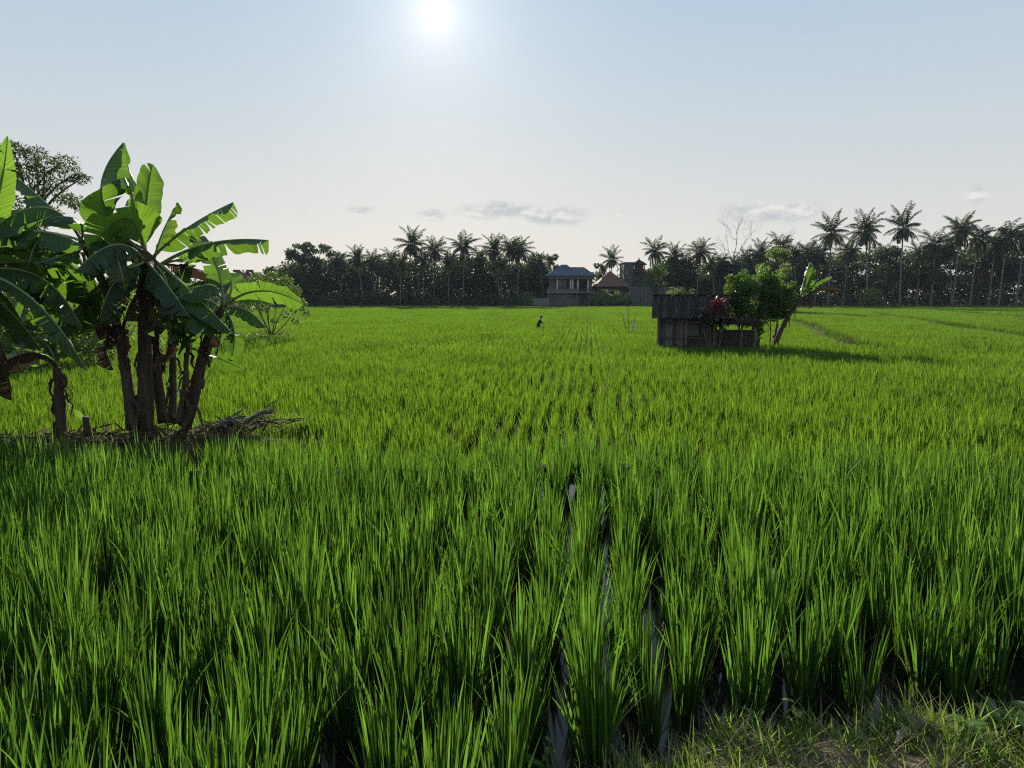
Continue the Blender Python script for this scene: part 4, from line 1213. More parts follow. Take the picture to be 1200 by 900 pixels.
# round tree by the shed, with creepers down its trunk
SY = 32.3
p = np.array([at(887, 402, SY)[0], SY, LOW]); rs = RS(23); bl = []
for i in range(60):
    a = rs.uniform(0, 6.28); rr = math.sqrt(rs.uniform()); zx = 891 + 33 * rr * math.cos(a); zy = 346 + 25 * rr * math.sin(a)
    q = at(zx, zy, SY + rs.uniform(-1.1, 1.1) * math.sqrt(max(.05, 1 - rr * rr))); bl.append((*(q - p), rs.uniform(.2, .42)))
for (zx, zy, r_) in [(855, 326, .16), (852, 337, .14), (872, 320, .16), (897, 318, .15), (916, 324, .16), (930, 333, .15), (934, 348, .14), (929, 362, .16), (918, 370, .16), (853, 346, .15), (862, 328, .25), (860, 352, .28), (858, 362, .24), (868, 370, .25), (875, 378, .24), (884, 378, .26), (890, 388, .22), (886, 395, .22), (893, 376, .24), (905, 372, .2), (884, 370, .25), (922, 352, .22), (926, 344, .2), (880, 400, .2), (888, 383, .24)]:
    q = at(zx, zy, SY - .2); bl.append((*(q - p), r_))
tree('round_tree', 'dense round crowned tree with creepers standing at the right end of the shed', 'tree', p, 3.9, bl, .135, 16000, 'shedtree', r0=.11, fork=.4, seed=31, flat=.85)
# yellow-green sapling under its left side
p = np.array([at(866, 402, 32.8)[0], 32.8, LOW]); bl = []
for (zx, zy, r_) in [(860, 350, .24), (866, 357, .26), (858, 360, .24), (872, 364, .24), (862, 368, .22), (868, 346, .2)]:
    q = at(zx, zy, 32.8); bl.append((*(q - p), r_))
tree('sapling', 'pale yellow green sapling between the red leaved plant and the round tree', 'sapling', p, 2.2, bl, .12, 1700, 'treeleaf_pale', r0=.035, fork=.5, seed=32)


# ------------------------------------------------------------------ shed
SC = 31.6
def sx(px, py, Yd=SC): return at(px, py, Yd)
xl, xr = sx(764, 372)[0], sx(852, 372)[0]
zr, ze = sx(790, 347, 32.6)[2], sx(790, 373, 31.4)[2]
wl, wr_ = sx(771, 390)[0], sx(833, 390)[0]
t = thing('shed', 'weathered grey wooden shed with a steep plank roof standing in the rice', 'shed', (wl, SC, LOW))
mb = MB(); rs = RS(51)
x = wl
while x < wr_ - .02:                        # front boards
    w_ = rs.uniform(.11, .2); x1 = min(x + w_, wr_)
    mb.box(x + .004, x1 - .004, SC + rs.uniform(-.012, .012), SC + .03 + rs.uniform(0, .004), LOW - .1, ze + .12 - rs.uniform(0, .03)); x = x1
x = SC + .05
while x < 33.5:                             # left side boards
    x1 = min(x + rs.uniform(.11, .2), 33.5); mb.box(wl + rs.uniform(-.01, .01), wl + .03, x + .004, x1 - .004, LOW - .1, ze + .12); x = x1
mb.box(wl + .04, wr_ - .02, 33.45, 33.5, LOW - .1, ze + .12); mb.box(wr_ - .03, wr_ - .001, SC + .05, 33.44, LOW - .1, ze + .1)
mb.obj('wall', M['wood'], t)
mb = MB()
for z_ in (ze - .2, LOW + .75):
    mb.box(wl - .02, wr_ + .02, SC - .06, SC - .016, z_ - .04, z_ + .04)
for x_ in (wl - .03, (wl + wr_) / 2, wr_ - .06):
    mb.box(x_, x_ + .09, SC - .13, SC - .064, LOW - .1, ze + .03)
mb.obj('frame', M['wood'], t)
mb = MB()                                    # dark door recess boards and a patched panel
mb.box(wl + 1.05, wl + 1.75, SC - .05, SC - .02, LOW + .85, ze - .28, rot=.0)
mb.obj('panel', M['block'], t)
mb = MB(); x = xl
ys0, ys1 = 31.15, 32.6
while x < xr - .02:                          # roof: long boards from ridge to eave, both slopes
    x1 = min(x + rs.uniform(.1, .19), xr); o_ = rs.uniform(0, .02); ext = rs.uniform(-.05, .04)
    for (ya, yb) in ((ys0 + ext, ys1), (34.05 - ext, ys1 + .01)):
        za = ze + (.0 if ya < ys1 else .0) + ext * .5
        v = [(x + .003, ya, za + o_), (x1 - .003, ya, za + o_), (x1 - .003, yb, zr + o_), (x + .003, yb, zr + o_)]
        v = np.array(v); v2 = v + np.array([0, 0, .03])
        mb.add(np.concatenate([v, v2]), [(0, 3, 2, 1), (4, 5, 6, 7), (0, 1, 5, 4), (1, 2, 6, 5), (2, 3, 7, 6), (3, 0, 4, 7)])
    x = x1
ro = mb.obj('roof', M['roofwood'], t)
mb = MB(); mb.box(xl - .03, xr + .03, ys1 - .09, ys1 + .1, zr + .045, zr + .085); rc = mb.obj('ridge_board', M['roofwood'], None); rc.parent = ro
rc.data.transform(Matrix.Translation(Vector((-parent_origin(t)).tolist())))
mb = MB()                                    # gable ends
for x_ in (wl + .04, wr_ - .06):
    mb.add([(x_, SC + .1, ze + .1), (x_, 33.4, ze + .1), (x_, ys1, zr - .06), (x_ + .03, SC + .1, ze + .1), (x_ + .03, 33.4, ze + .1), (x_ + .03, ys1, zr - .06)],
           [(0, 1, 2), (5, 4, 3), (0, 3, 4, 1), (1, 4, 5, 2), (2, 5, 3, 0)])
mb.obj('gable', M['wood'], t)

SHROT = -R(13)
t.rotation_euler = (0, 0, SHROT)
# open pen at its right
a0, a1 = sx(836, 390)[0], sx(884, 390)[0]
t = thing('animal_pen', 'low dark thatched pen with posts and open gaps beside the shed', 'pen', (a0, SC + .2, LOW))
mb = MB()
for x_ in (a0, (a0 + a1) / 2 + .25, a1 - .08):
    for y_ in (SC - .05, SC + 1.4):
        mb.box(x_, x_ + .08, y_, y_ + .08, LOW - .1, sx(850, 376)[2])
for k_, o in enumerate([0]): pass
mb.obj('post', M['bamboo'], t)
mb = MB()
for i in range(16):
    z_ = LOW + .05 + i * .066
    mb.box(a0 + .085, a1 - .1, SC + .008 * (i % 2) + rs.uniform(-.003, .003), SC + .03 + .008 * (i % 2), z_, z_ + .075)
mb.obj('fence_panel', M['darkin'], t)
mb = MB(); zt = sx(850, 373)[2]
zb_ = sx(850, 380)[2]
mb.box(a0 - .12, a1 + .1, SC - .18, SC + 1.7, zb_ + .02, zt)
for i in range(420):
    q = np.array([rs.uniform(a0 - .12, a1 + .1), SC - .2 + rs.uniform(-.04, .05), zt - rs.uniform(0, .2)])
    v, f = blade(rs.uniform(.12, .3), .025, rs.uniform(3.8, 5.6), rs.uniform(1.8, 2.8), rs.uniform(0, .4), q, 2); mb.add(v, f)
for i in range(300):
    q = np.array([rs.uniform(a0 - .12, a1 + .1), rs.uniform(SC - .2, SC + 1.7), zt])
    v, f = blade(rs.uniform(.1, .25), .025, rs.uniform(0, 6.28), rs.uniform(.8, 1.5), .3, q, 2); mb.add(v, f)
mb.obj('thatch_roof', M['darkin'], t)
dxp = a0 - wl; t.location = (wl + math.cos(SHROT) * dxp, SC + .2 + math.sin(SHROT) * dxp * .6, LOW); t.rotation_euler = (0, 0, SHROT)

# red leaved plant and its dark leaved neighbour
def rosette(name, label, cat, base, stems, mat, n, L, W, seed):
    rs = RS(seed + 61); base = np.asarray(base); t = thing(name, label, cat, base)
    st = MB(); lf = MB()
    for (tp) in stems:
        tp = np.asarray(tp); st.tube(smooth_path([base, (base + tp) / 2 + rs.normal(size=3) * .06, tp], 6), np.linspace(.03, .016, 6), 6)
        for k in range(n):
            a = rs.uniform(0, 6.28); el = rs.uniform(-.5, 1.2); q = tp - np.array([0, 0, rs.uniform(0, .3)])
            v, f, uv = leaf_poly(q, np.array([math.cos(a) * math.cos(el), math.sin(a) * math.cos(el), math.sin(el)]), np.array([rs.uniform(-.3, .3), rs.uniform(-.3, .3), 1.]), L * rs.uniform(.7, 1.1), W, .35, 4); lf.add(v, f, uv)
    st.obj('stem', M['bark'], t, smooth=True); lf.obj('foliage', M[mat], t, smooth=True)


b_ = np.array([at(840, 402, 31.0)[0], 31.0, LOW])
rosette('cordyline', 'dark red leaved plant in front of the right end of the shed roof', 'plant', b_, [at(838, 352, 31), at(845, 350, 30.9), at(842, 358, 30.8), at(850, 360, 31.0), at(834, 364, 30.9), at(848, 368, 30.8), at(855, 372, 30.9), at(842, 368, 30.9)], 'redleaf', 20, .32, .11, 1)
b_ = np.array([at(834, 402, 30.8)[0], 30.8, LOW])
rosette('broad_leaf_plant', 'dark glossy leaved plant left of the red leaved one before the shed', 'plant', b_, [at(826, 362, 30.8), at(832, 366, 30.6), at(820, 372, 30.7), at(829, 374, 30.6), at(838, 372, 30.5), at(846, 378, 30.6)], 'darkleaf', 13, .3, .16, 2)

# leaning banana beside the tree
def q_(px, py, Yd=32.0): return at(px, py, Yd)
t = banana('weather beaten banana plant leaning right beside the round tree, torn leaves', [q_(907, 409), q_(913, 392), q_(925, 369), q_(940, 348)], .12, .07, [
    ([q_(938, 350), q_(942, 330, 32.2), q_(949, 307, 32.4)], .55, dict(tears=6, fold=.5, roll=.3)),
    ([q_(939, 350), q_(950, 326, 31.9), q_(953, 312, 31.8)], .45, dict(tears=6, fold=.5, roll=1.)),
    ([q_(940, 349), q_(955, 333, 31.8), q_(975, 324, 31.6)], .35, dict(tears=5, fold=.6, roll=.4)),
    ([q_(940, 349), q_(960, 337, 32.2), q_(988, 340, 32.4)], .22, dict(tears=6, fold=.9, roll=.3, mat='banana_dry')),
    ([q_(940, 350), q_(965, 338, 31.8), q_(993, 358, 31.6)], .2, dict(tears=6, fold=.9, roll=.2, mat='banana_dry')),
    ([q_(939, 352), q_(946, 350, 31.9), q_(947, 362, 31.9)], .35, dict(tears=4, fold=1., roll=.2, mat='banana_dry')),
    ([q_(930, 364), q_(926, 350, 32.4), q_(932, 340, 32.5)], .35, dict(tears=4, fold=.5, roll=.2)),
], 11, group=None)
t = banana('small banana sucker with two pale leaves between the round tree and the leaning banana', [q_(908, 405, 32.6), q_(909, 390, 32.6), q_(911, 378, 32.6)], .06, .035, [
    ([q_(911, 378, 32.6), q_(913, 366, 32.7), q_(918, 355, 32.8)], .4, dict(tears=2, fold=.3, mat=y0)),
    ([q_(911, 380, 32.6), q_(918, 368, 32.4), q_(930, 363, 32.3)], .34, dict(tears=2, fold=.5, mat=y0)),
    ([q_(911, 380, 32.6), q_(906, 370, 32.6), q_(898, 368, 32.6)], .3, dict(tears=2, fold=.5)),
], 12, group=None)
b_ = np.array([at(901, 404, 31.9)[0], 31.9, LOW]); t = thing('bare_sapling', 'thin bare upright sapling between the round tree and the leaning banana', 'sapling', b_)
mb = MB(); mb.tube(smooth_path([b_, at(903, 385, 31.9), at(902, 368, 31.9)], 6), np.linspace(.035, .02, 6), 6)
mb.tube(smooth_path([at(903, 388, 31.9), at(900, 380, 31.9), at(898, 374, 31.9)], 4), [.02, .018, .014, .01], 5); mb.obj('trunk', M['bark'], t, smooth=True)

# ------------------------------------------------------------------ houses at the far edge
HY = 148.0; mpp = HY / F
def hx(px): return (px - 600) / F * HY * 1.0 / 1.0
def hz(py, Yd=HY): return at(600, py, Yd)[2]
def hxx(px, py=335, Yd=HY): return at(px, py, Yd)[0]


def hip(mb, x0, x1, y0, y1, z0, z1, rx0, rx1, ry=None, th=.12):
    """hip roof from eave rectangle to a ridge"""
    ry = (y0 + y1) / 2 if ry is None else ry
    v = [(x0, y0, z0), (x1, y0, z0), (x1, y1, z0), (x0, y1, z0), (rx0, ry, z1), (rx1, ry, z1)]
    v2 = [(x0, y0, z0 - th), (x1, y0, z0 - th), (x1, y1, z0 - th), (x0, y1, z0 - th)]
    mb.add(v + v2, [(0, 1, 5, 4), (1, 2, 5), (2, 3, 4, 5), (3, 0, 4), (0, 6, 7, 1), (1, 7, 8, 2), (2, 8, 9, 3), (3, 9, 6, 0), (9, 8, 7, 6)])


G0 = LOW - .05
t = thing('two_storey_house', 'two storey house with blue grey hip roof and open balcony at the field edge', 'house', (hxx(668), HY, G0))
zE, zR1, zR2 = hz(323), hz(309), hz(312.2)
x0, x1 = hxx(644), hxx(694)
zB, zBt = hz(342), hz(338.5)
mb = MB()
mb.box(x0, hxx(671), HY, HY + 8, G0, zB - .25)             # ground floor, left block
mb.box(hxx(671) + .003, hxx(679), HY + .5, HY + 8, G0, zB - .25)
mb.box(hxx(679) + .003, x1, HY + 2.2, HY + 8, G0, zB - .25)  # recessed part on the right
mb.box(x0, hxx(652), HY + .6, HY + 8, zB, zE - .2)         # upper rooms
mb.box(hxx(652) + .003, hxx(688), HY + 4.5, HY + 8, zB, zE - .2)
mb.box(hxx(688) + .003, x1, HY + .6, HY + 8, zB, zE - .2)
mb.obj('wall', M['plaster'], t)
mb = MB(); mb.box(hxx(641), hxx(695), HY - .9, HY + 8.2, zB - .25, zB); mb.obj('balcony_slab', M['plasterpale'], t)
mb = MB()
mb.box(hxx(642), hxx(678), HY - .85, HY - .7, zB + .003, zBt); mb.obj('parapet', M['plaster'], t)
mb = MB()
for px in np.arange(679.3, 690, 1.0): mb.box(hxx(px), hxx(px) + .05, HY - .8, HY - .75, zB + .003, zBt)
mb.box(hxx(678.4), hxx(690), HY - .82, HY - .72, zBt, zBt + .06); mb.obj('railing', M['wood'], t)
for px in (653, 668.5, 671, 677, 689):
    mb = MB(); mb.box(hxx(px) - .16, hxx(px) + .16, HY - .35, HY - .03, zB + .003, zE - .2); mb.obj('column', M['column'], t)
for (a, b__) in ((655, 661), (662, 667)):
    mb = MB(); mb.box(hxx(a), hxx(b__), HY + 4.44, HY + 4.495, zB + .9, zE - .6); wn = mb.obj('window', M['glass'], t)
mb = MB(); mb.box(hxx(681), hxx(685), HY + 4.44, HY + 4.495, zB + .02, zE - .7); mb.obj('door', M['wood'], t)
mb = MB(); mb.box(hxx(681), hxx(686), HY + 2.14, HY + 2.19, G0 + .1, G0 + 2.4); mb.obj('door', M['wood'], t)
mb = MB(); mb.box(hxx(673), hxx(677), HY + .44, HY + .49, G0 + .9, G0 + 2.1); mb.obj('window', M['glass'], t)
mb = MB(); mb.box(hxx(641.5), hxx(696), HY - .9, HY + 8.4, zE - .65, zE - .15); mb.obj('eave_beam', M['plaster'], t)
mb = MB()
hip(mb, hxx(640), hxx(697.5), HY - 1.2, HY + 8.8, zE, zR2, hxx(661), hxx(686))
hip(mb, hxx(640.2), hxx(680), HY + .4, HY + 8.6, zE + .03, zR1, hxx(659.5), hxx(666))
r = mb.obj('roof', M['rooftile'], t)
# low wall left of it
mb = MB(); mb.box(hxx(621), hxx(643), HY - 2.2, HY - 2.0, G0, hz(350)); mb.box(hxx(620.6), hxx(643.3), HY - 2.25, HY - 1.95, hz(350) + .003, hz(349))
o = mb.obj('low_wall', M['plasterpale']); tag(o, 'low pale wall left of the two storey house at the field edge', 'wall')
# pole at its corner
mb = MB(); q = np.array([hxx(641.5), HY - 3, G0]); mb.tube([q, q + [0, 0, 2.6], q + [0, 0, 4.4]], [.07, .06, .05], 6)
mb.box(q[0] - .5, q[0] + .5, q[1] - .05, q[1] + .05, q[2] + 3.4, q[2] + 3.5)
o = mb.obj('pole', M['bare']); tag(o, 'thin pale pole at the left corner of the two storey house', 'pole')

# orange roofed house
t = thing('orange_roof_house', 'low house with an orange tiled hip roof right of the two storey house', 'house', (hxx(717), HY, G0))
zE, zR = hz(335.5), hz(318)
mb = MB(); mb.box(hxx(700), hxx(735), HY, HY + 7, G0, zE - .1); mb.obj('wall', M['brick'], t)
mb = MB(); hip(mb, hxx(696.5), hxx(738.5), HY - 1.2, HY + 8.2, zE, zR, hxx(715.5), hxx(719)); ro = mb.obj('roof', M['orangetile'], t)
mb = MB(); q = np.array([hxx(717.2), HY + 3.5, zR]); mb.tube([q - [0, 0, .1], q + [0, 0, .25], q + [0, 0, .5]], [.2, .14, .03], 6); fo = mb.obj('finial', M['orangetile'], None); fo.parent = ro
fo.data.transform(Matrix.Translation(Vector((-parent_origin(t)).tolist())))
mb = MB(); mb.box(hxx(713), hxx(718), HY - .06, HY - .01, G0, G0 + 2.3); mb.obj('door', M['glass'], t)
mb = MB(); mb.box(hxx(721), hxx(726), HY - .06, HY - .01, G0 + 1, G0 + 2.2); mb.obj('window', M['glass'], t)
mb = MB(); mb.box(hxx(709.5), hxx(721), HY - 1.1, HY - .02, hz(341.5), hz(340)); mb.obj('canopy', M['plasterpale'], t)

# tower building
TY = 150.0
t = thing('tower_building', 'dark building with a flat topped block and a small pagoda roofed tower', 'building', (hxx(745, 335, TY), TY, G0))
def tx(px): return hxx(px, 330, TY)
def tz(py): return hz(py, TY)
mb = MB()
mb.box(tx(731), tx(741.5), TY, TY + 6, G0, tz(308)); mb.box(tx(741.5) + .003, tx(765), TY + 1, TY + 6, G0, tz(319))
mb.obj('wall', M['block'], t)
mb = MB(); mb.box(tx(730.5), tx(744), TY - .15, TY + 6.1, tz(308) + .003, tz(307.2)); mb.obj('parapet', M['block'], t)
mb = MB()
for (px, py0, py1) in ((745, 319, 310), (756, 319, 310)):
    for yy in (TY + 1.3, TY + 3.2):
        mb.box(tx(px) - .12, tx(px) + .12, yy, yy + .24, tz(319) + .003, tz(309.5))
mb.box(tx(746), tx(755), TY + 1.5, TY + 3.2, tz(319) + .003, tz(309.5))
mb.obj('tower_body', M['brick'], t)
mb = MB(); hip(mb, tx(742.5), tx(758.5), TY + .7, TY + 4.0, tz(309.3), tz(303.2), tx(750.3), tx(750.7))
q = np.array([tx(750.5), TY + 2.35, tz(303.2)]); mb.tube([q - [0, 0, .1], q + [0, 0, .2], q + [0, 0, .5]], [.16, .1, .02], 6); mb.obj('pagoda_roof', M['darkin'], t)
mb = MB(); hip(mb, tx(740.8), tx(766), TY + .2, TY + 6.8, tz(318.5), tz(314.5), tx(746), tx(761)); mb.obj('lower_roof', M['maroontile'], t)
for (a, b__, c0, c1) in ((733, 737, 322, 316), (744, 748, 331, 324), (752, 757, 331, 324)):
    mb = MB(); yy = TY if a < 740 else TY + 1; mb.box(tx(a), tx(b__), yy - .06, yy - .01, tz(c0), tz(c1)); mb.obj('window', M['glass'], t)

# compound wall in front of the tower
WY = 144.0
t = thing('compound_wall', 'long grey block wall before the tower, from the orange roofed house to the shed', 'wall', (hxx(765, 345, WY), WY, G0))
mb = MB(); mb.box(hxx(737, 345, WY), hxx(800, 345, WY), WY, WY + .25, G0, hz(337, WY)); mb.obj('wall_body', M['block'], t)
mb = MB(); mb.box(hxx(736.8, 345, WY), hxx(800.2, 345, WY), WY - .06, WY + .31, hz(337, WY) + .003, hz(336, WY)); mb.obj('coping', M['plaster'], t)
for px in (738, 757, 768, 779, 790):
    mb = MB(); mb.box(hxx(px, 345, WY) - .16, hxx(px, 345, WY) + .16, WY - .1, WY - .003, G0, hz(337, WY)); mb.obj('pier', M['plaster'], t)

# house at the left behind the bush
LY = 128.0
def lx(px): return hxx(px, 330, LY)
def lz(py): return hz(py, LY)
t = thing('maroon_roof_house', 'house with a maroon tiled roof and two ridge blocks seen right of the banana leaves', 'house', (lx(280), LY, G0))
mb = MB(); mb.box(lx(256), lx(300), LY + .5, LY + 7, G0, lz(333)); mb.obj('wall', M['plasterpale'], t)
mb = MB(); hip(mb, lx(262), lx(304), LY - .6, LY + 8, lz(333) + .01, lz(318.5), lx(269), lx(297.5)); ro = mb.obj('roof', M['maroontile'], t)
for px in (268.5, 284.5):
    mb = MB(); mb.box(lx(px) - .5, lx(px) + .5, LY + 3.2, LY + 4.2, lz(319.5), lz(315.3)); ch = mb.obj('ridge_block', M['maroontile'], None); ch.parent = ro
    ch.data.transform(Matrix.Translation(Vector((-parent_origin(t)).tolist())))
mb = MB()
zz = lz(333); zk = lz(318.5)
xg0, xg1, xm = lx(252), lx(276), lx(262)
yg = LY - 1.6
v = [(xg0, yg, lz(328)), (xm - .3, yg, zk - .1), (xg1, yg, lz(329)), (xg0, yg + 3, lz(328)), (xm - .3, yg + 3, zk - .1), (xg1, yg + 3, lz(329))]
mb.add(v, [(0, 1, 4, 3), (1, 2, 5, 4), (0, 2, 1), (3, 4, 5), (0, 3, 5, 2)]); mb.obj('gable', M['orangetile'], t)
mb = MB(); mb.box(lx(262), lx(272), LY + .44, LY + .49, G0 + 1, G0 + 2.4); mb.obj('window', M['glass'], t)

# ------------------------------------------------------------------ person in the rice, stick with plastic
def skin_mesh(name, verts, edges, radii, mat, parent, root=0, sub=1):
    me = bpy.data.meshes.new(name); me.from_pydata([tuple(float(a) for a in v) for v in verts], edges, [])
    me.materials.append(mat)
    o = bpy.data.objects.new(name, me); C.objects.link(o); o.parent = parent
    md = o.modifiers.new('skin', 'SKIN'); md.use_smooth_shade = True
    for v, r in zip(me.skin_vertices[0].data, radii):
        v.radius = (r, r) if not isinstance(r, tuple) else r
    me.skin_vertices[0].data[root].use_root = True
    sd = o.modifiers.new('sub', 'SUBSURF'); sd.levels = sub; sd.render_levels = sub
    return o


pp = onz(631, 382.5, LOW + .42); pp[2] = LOW - .22
t = thing('person', 'person in dark clothes bending slightly in the rice left of the two storey house', 'person', pp)
# faces right; leans forward to +x, working with the hands in front
V_ = [(0, 0, .86), (.03, 0, 1.02), (.09, 0, 1.18), (.14, 0, 1.32), (.17, 0, 1.40), (.20, 0, 1.46), (.23, 0, 1.53), (.25, 0, 1.60),
      (.13, -.17, 1.31), (.26, -.2, 1.08), (.42, -.17, .96), (.48, -.16, .93), (.13, .17, 1.31), (.24, .21, 1.07), (.40, .19, .97), (.46, .18, .94),
      (.0, -.09, .80), (.05, -.1, .46), (-.04, -.1, .1), (.08, -.1, .05), (.0, .09, .80), (-.06, .1, .46), (-.14, .1, .1), (-.02, .1, .05), (.33, 0, 1.52)]
E_ = [(0, 1), (1, 2), (2, 3), (3, 4), (4, 5), (5, 6), (6, 7), (3, 8), (8, 9), (9, 10), (10, 11), (3, 12), (12, 13), (13, 14), (14, 15), (0, 16), (16, 17), (17, 18), (18, 19), (0, 20), (20, 21), (21, 22), (22, 23), (6, 24)]
Rr = [.12, .11, .125, .12, .06, .06, .095, .075, .06, .045, .035, .03, .06, .045, .035, .03, .085, .06, .045, .04, .085, .06, .045, .04, .02]
n0 = len(V_)
for hand, base in ((11, (.48, -.16, .93)), (15, (.46, .18, .94))):
    sgn = -1 if hand == 11 else 1
    for k, (dy, ln) in enumerate([(-.03, .075), (-.01, .09), (.012, .085), (.032, .07)]):
        a = (base[0] + .05, base[1] + dy, base[2] - .02); b__ = (a[0] + ln * .5, a[1], a[2] - ln * .35); c_ = (b__[0] + ln * .2, b__[1], b__[2] - ln * .45)
        i = len(V_); V_ += [a, b__, c_]; E_ += [(hand, i), (i, i + 1), (i + 1, i + 2)]; Rr += [.011, .009, .008]
    i = len(V_); V_ += [(base[0] + .02, base[1] - sgn * .05, base[2] + .0), (base[0] + .06, base[1] - sgn * .06, base[2] - .02)]; E_ += [(hand, i), (i, i + 1)]; Rr += [.012, .009]
t.scale = (.84, .95, .84)
body = skin_mesh('body', V_, E_, Rr, M['skin'], t)
sv = [(0, 0, .80), (.0, 0, .9), (.03, 0, 1.02), (.09, 0, 1.18), (.135, 0, 1.33), (.13, -.18, 1.31), (.26, -.205, 1.08), (.35, -.185, 1.02), (.13, .18, 1.31), (.24, .215, 1.07), (.33, .2, 1.02)]
skin_mesh('shirt', sv, [(0, 1), (1, 2), (2, 3), (3, 4), (4, 5), (5, 6), (6, 7), (4, 8), (8, 9), (9, 10)], [.15, .15, .14, .15, .14, .08, .065, .055, .08, .065, .055], M['cloth'], t, 1)
tv = [(0, 0, .86), (.0, -.09, .79), (.05, -.1, .46), (-.03, -.1, .16), (.0, .09, .79), (-.06, .1, .46), (-.13, .1, .16)]
skin_mesh('trousers', tv, [(0, 1), (1, 2), (2, 3), (0, 4), (4, 5), (5, 6)], [.14, .105, .08, .07, .105, .08, .07], M['cloth2'], t)
mb = MB(); hc = np.array([.225, 0, 1.565]); vs = []; fs = []
for i in range(6):
    th = i / 5 * 1.75
    for k in range(12):
        a = k / 12 * 6.283; d = np.array([math.sin(th) * math.cos(a), math.sin(th) * math.sin(a), math.cos(th)])
        d = np.array([d[0] * .95 - .35 * d[2] * 0, d[1], d[2]]); vs.append(pp + hc + d * np.array([.12, .115, .125]) + np.array([-.02, 0, .01]))
for i in range(5):
    for k in range(12): fs.append((i * 12 + k, (i + 1) * 12 + k, (i + 1) * 12 + (k + 1) % 12, i * 12 + (k + 1) % 12))
mb.add(vs, fs); mb.obj('hair', M['hair'], t, smooth=True)

pw = onz(738, 388, LOW + .42); pw[2] = LOW - .1
t = thing('bird_scarer', 'thin leaning sticks with a white plastic scrap standing in the rice left of the shed', 'scarecrow', pw)
mb = MB(); rs = RS(66)
s_ = pw[1] / F
for (dx0, dx1, h) in ((0, -.15, 2.0), (.1, .35, 1.55), (-.05, -.5, 1.6)):
    mb.tube([pw + [dx0, 0, 0], pw + [(dx0 + dx1) / 2, .02, h / 2], pw + [dx1, 0, h]], [.022, .018, .012], 6)
for i in range(10):
    h = rs.uniform(.9, 1.8); q = pw + [rs.uniform(-.3, .2), 0, h]; mb.tube([q, q + [rs.uniform(-.25, .25), rs.uniform(-.1, .1), rs.uniform(-.05, .2)]], [.012, .006], 5)
mb.obj('stick', M['bamboo'], t)
mb = MB()
for (cx, cz, w_, h_) in ((.3, .78, .16, .34), (-.18, 1.75, .12, .2), (-.3, 1.3, .1, .16)):
    vs = []; nn = 6
    for i in range(nn + 1):
        for k in range(5):
            a = k / 4 * 3.4; vs.append(pw + np.array([cx + w_ * .5 * math.cos(a) * (1 + .2 * math.sin(i * 2)), w_ * .4 * math.sin(a) + .02, cz + h_ * (.5 - i / nn) + rs.uniform(-.02, .02)]))
    mb.add(vs, [(i * 5 + k, i * 5 + k + 1, (i + 1) * 5 + k + 1, (i + 1) * 5 + k) for i in range(nn) for k in range(4)])
mb.obj('plastic_scrap', M['plastic'], t, smooth=True)

# ------------------------------------------------------------------ sky, sun, haze, camera
sc = bpy.context.scene
EXPO = .6; EK = 2 ** -EXPO
EL, AZ = R(20.3), R(-5.84)          # azimuth measured from +Y towards +X
sd = Vector((math.sin(AZ) * math.cos(EL), math.cos(AZ) * math.cos(EL), math.sin(EL)))
wd = bpy.data.worlds.new('World'); sc.world = wd; wd.use_nodes = True
nt = wd.node_tree; nt.nodes.clear()
L = nt.links.new
wout = N(nt, 'ShaderNodeOutputWorld'); bg = N(nt, 'ShaderNodeBackground'); L(bg.outputs[0], wout.inputs['Surface'])
sky = N(nt, 'ShaderNodeTexSky'); sky.sky_type = 'NISHITA'; sky.sun_disc = False
sky.sun_elevation = EL; sky.sun_rotation = AZ; sky.altitude = 100; sky.air_density = 1.0; sky.dust_density = 1.0; sky.ozone_density = 1.5
STR = .06
bg.inputs['Strength'].default_value = STR
tc = N(nt, 'ShaderNodeTexCoord')
def math_(op, a, b=None, c=None, clamp=False):
    n = N(nt, 'ShaderNodeMath', operation=op); n.use_clamp = clamp
    for i, v in enumerate((a, b, c)):
        if v is None: continue
        if isinstance(v, (int, float)): n.inputs[i].default_value = v
        else: L(v, n.inputs[i])
    return n.outputs[0]
dirn = tc.outputs['Generated']
dt = N(nt, 'ShaderNodeVectorMath', operation='DOT_PRODUCT'); L(dirn, dt.inputs[0]); dt.inputs[1].default_value = sd
ang = math_('ARCCOSINE', math_('MINIMUM', dt.outputs['Value'], 1.0))
def gauss(w): return math_('EXPONENT', math_('MULTIPLY', math_('POWER', math_('DIVIDE', ang, w), 2.0), -1.0))
def smix(f, a, b, mode='MIX'):
    m_ = N(nt, 'ShaderNodeMix', data_type='RGBA'); m_.blend_type = mode
    if isinstance(f, (int, float)): m_.inputs[0].default_value = f
    else: L(f, m_.inputs[0])
    for s, v in ((6, a), (7, b)):
        if isinstance(v, tuple): m_.inputs[s].default_value = v
        else: L(v, m_.inputs[s])
    return m_.outputs[2]
# high thin humid veil evens the sky out
sep = N(nt, 'ShaderNodeSeparateXYZ'); L(dirn, sep.inputs[0])
elev = math_('ARCSINE', sep.outputs['Z']); azm = math_('ARCTAN2', sep.outputs['X'], sep.outputs['Y'])
rp = rampnode(nt, [(0.0, (.775, .74, .685)), (.10, (.735, .73, .705)), (.25, (.62, .68, .715)), (.45, (.475, .61, .745)), (1.0, (.33, .48, .70))])
mr = N(nt, 'ShaderNodeMapRange'); mr.inputs['From Min'].default_value = 0; mr.inputs['From Max'].default_value = R(45); L(elev, mr.inputs['Value']); L(mr.outputs[0], rp.inputs['Fac'])
veil = N(nt, 'ShaderNodeVectorMath', operation='SCALE'); L(rp.outputs['Color'], veil.inputs[0]); veil.inputs['Scale'].default_value = EK / STR
cur = smix(.95, sky.outputs[0], veil.outputs[0])
K = EK / STR
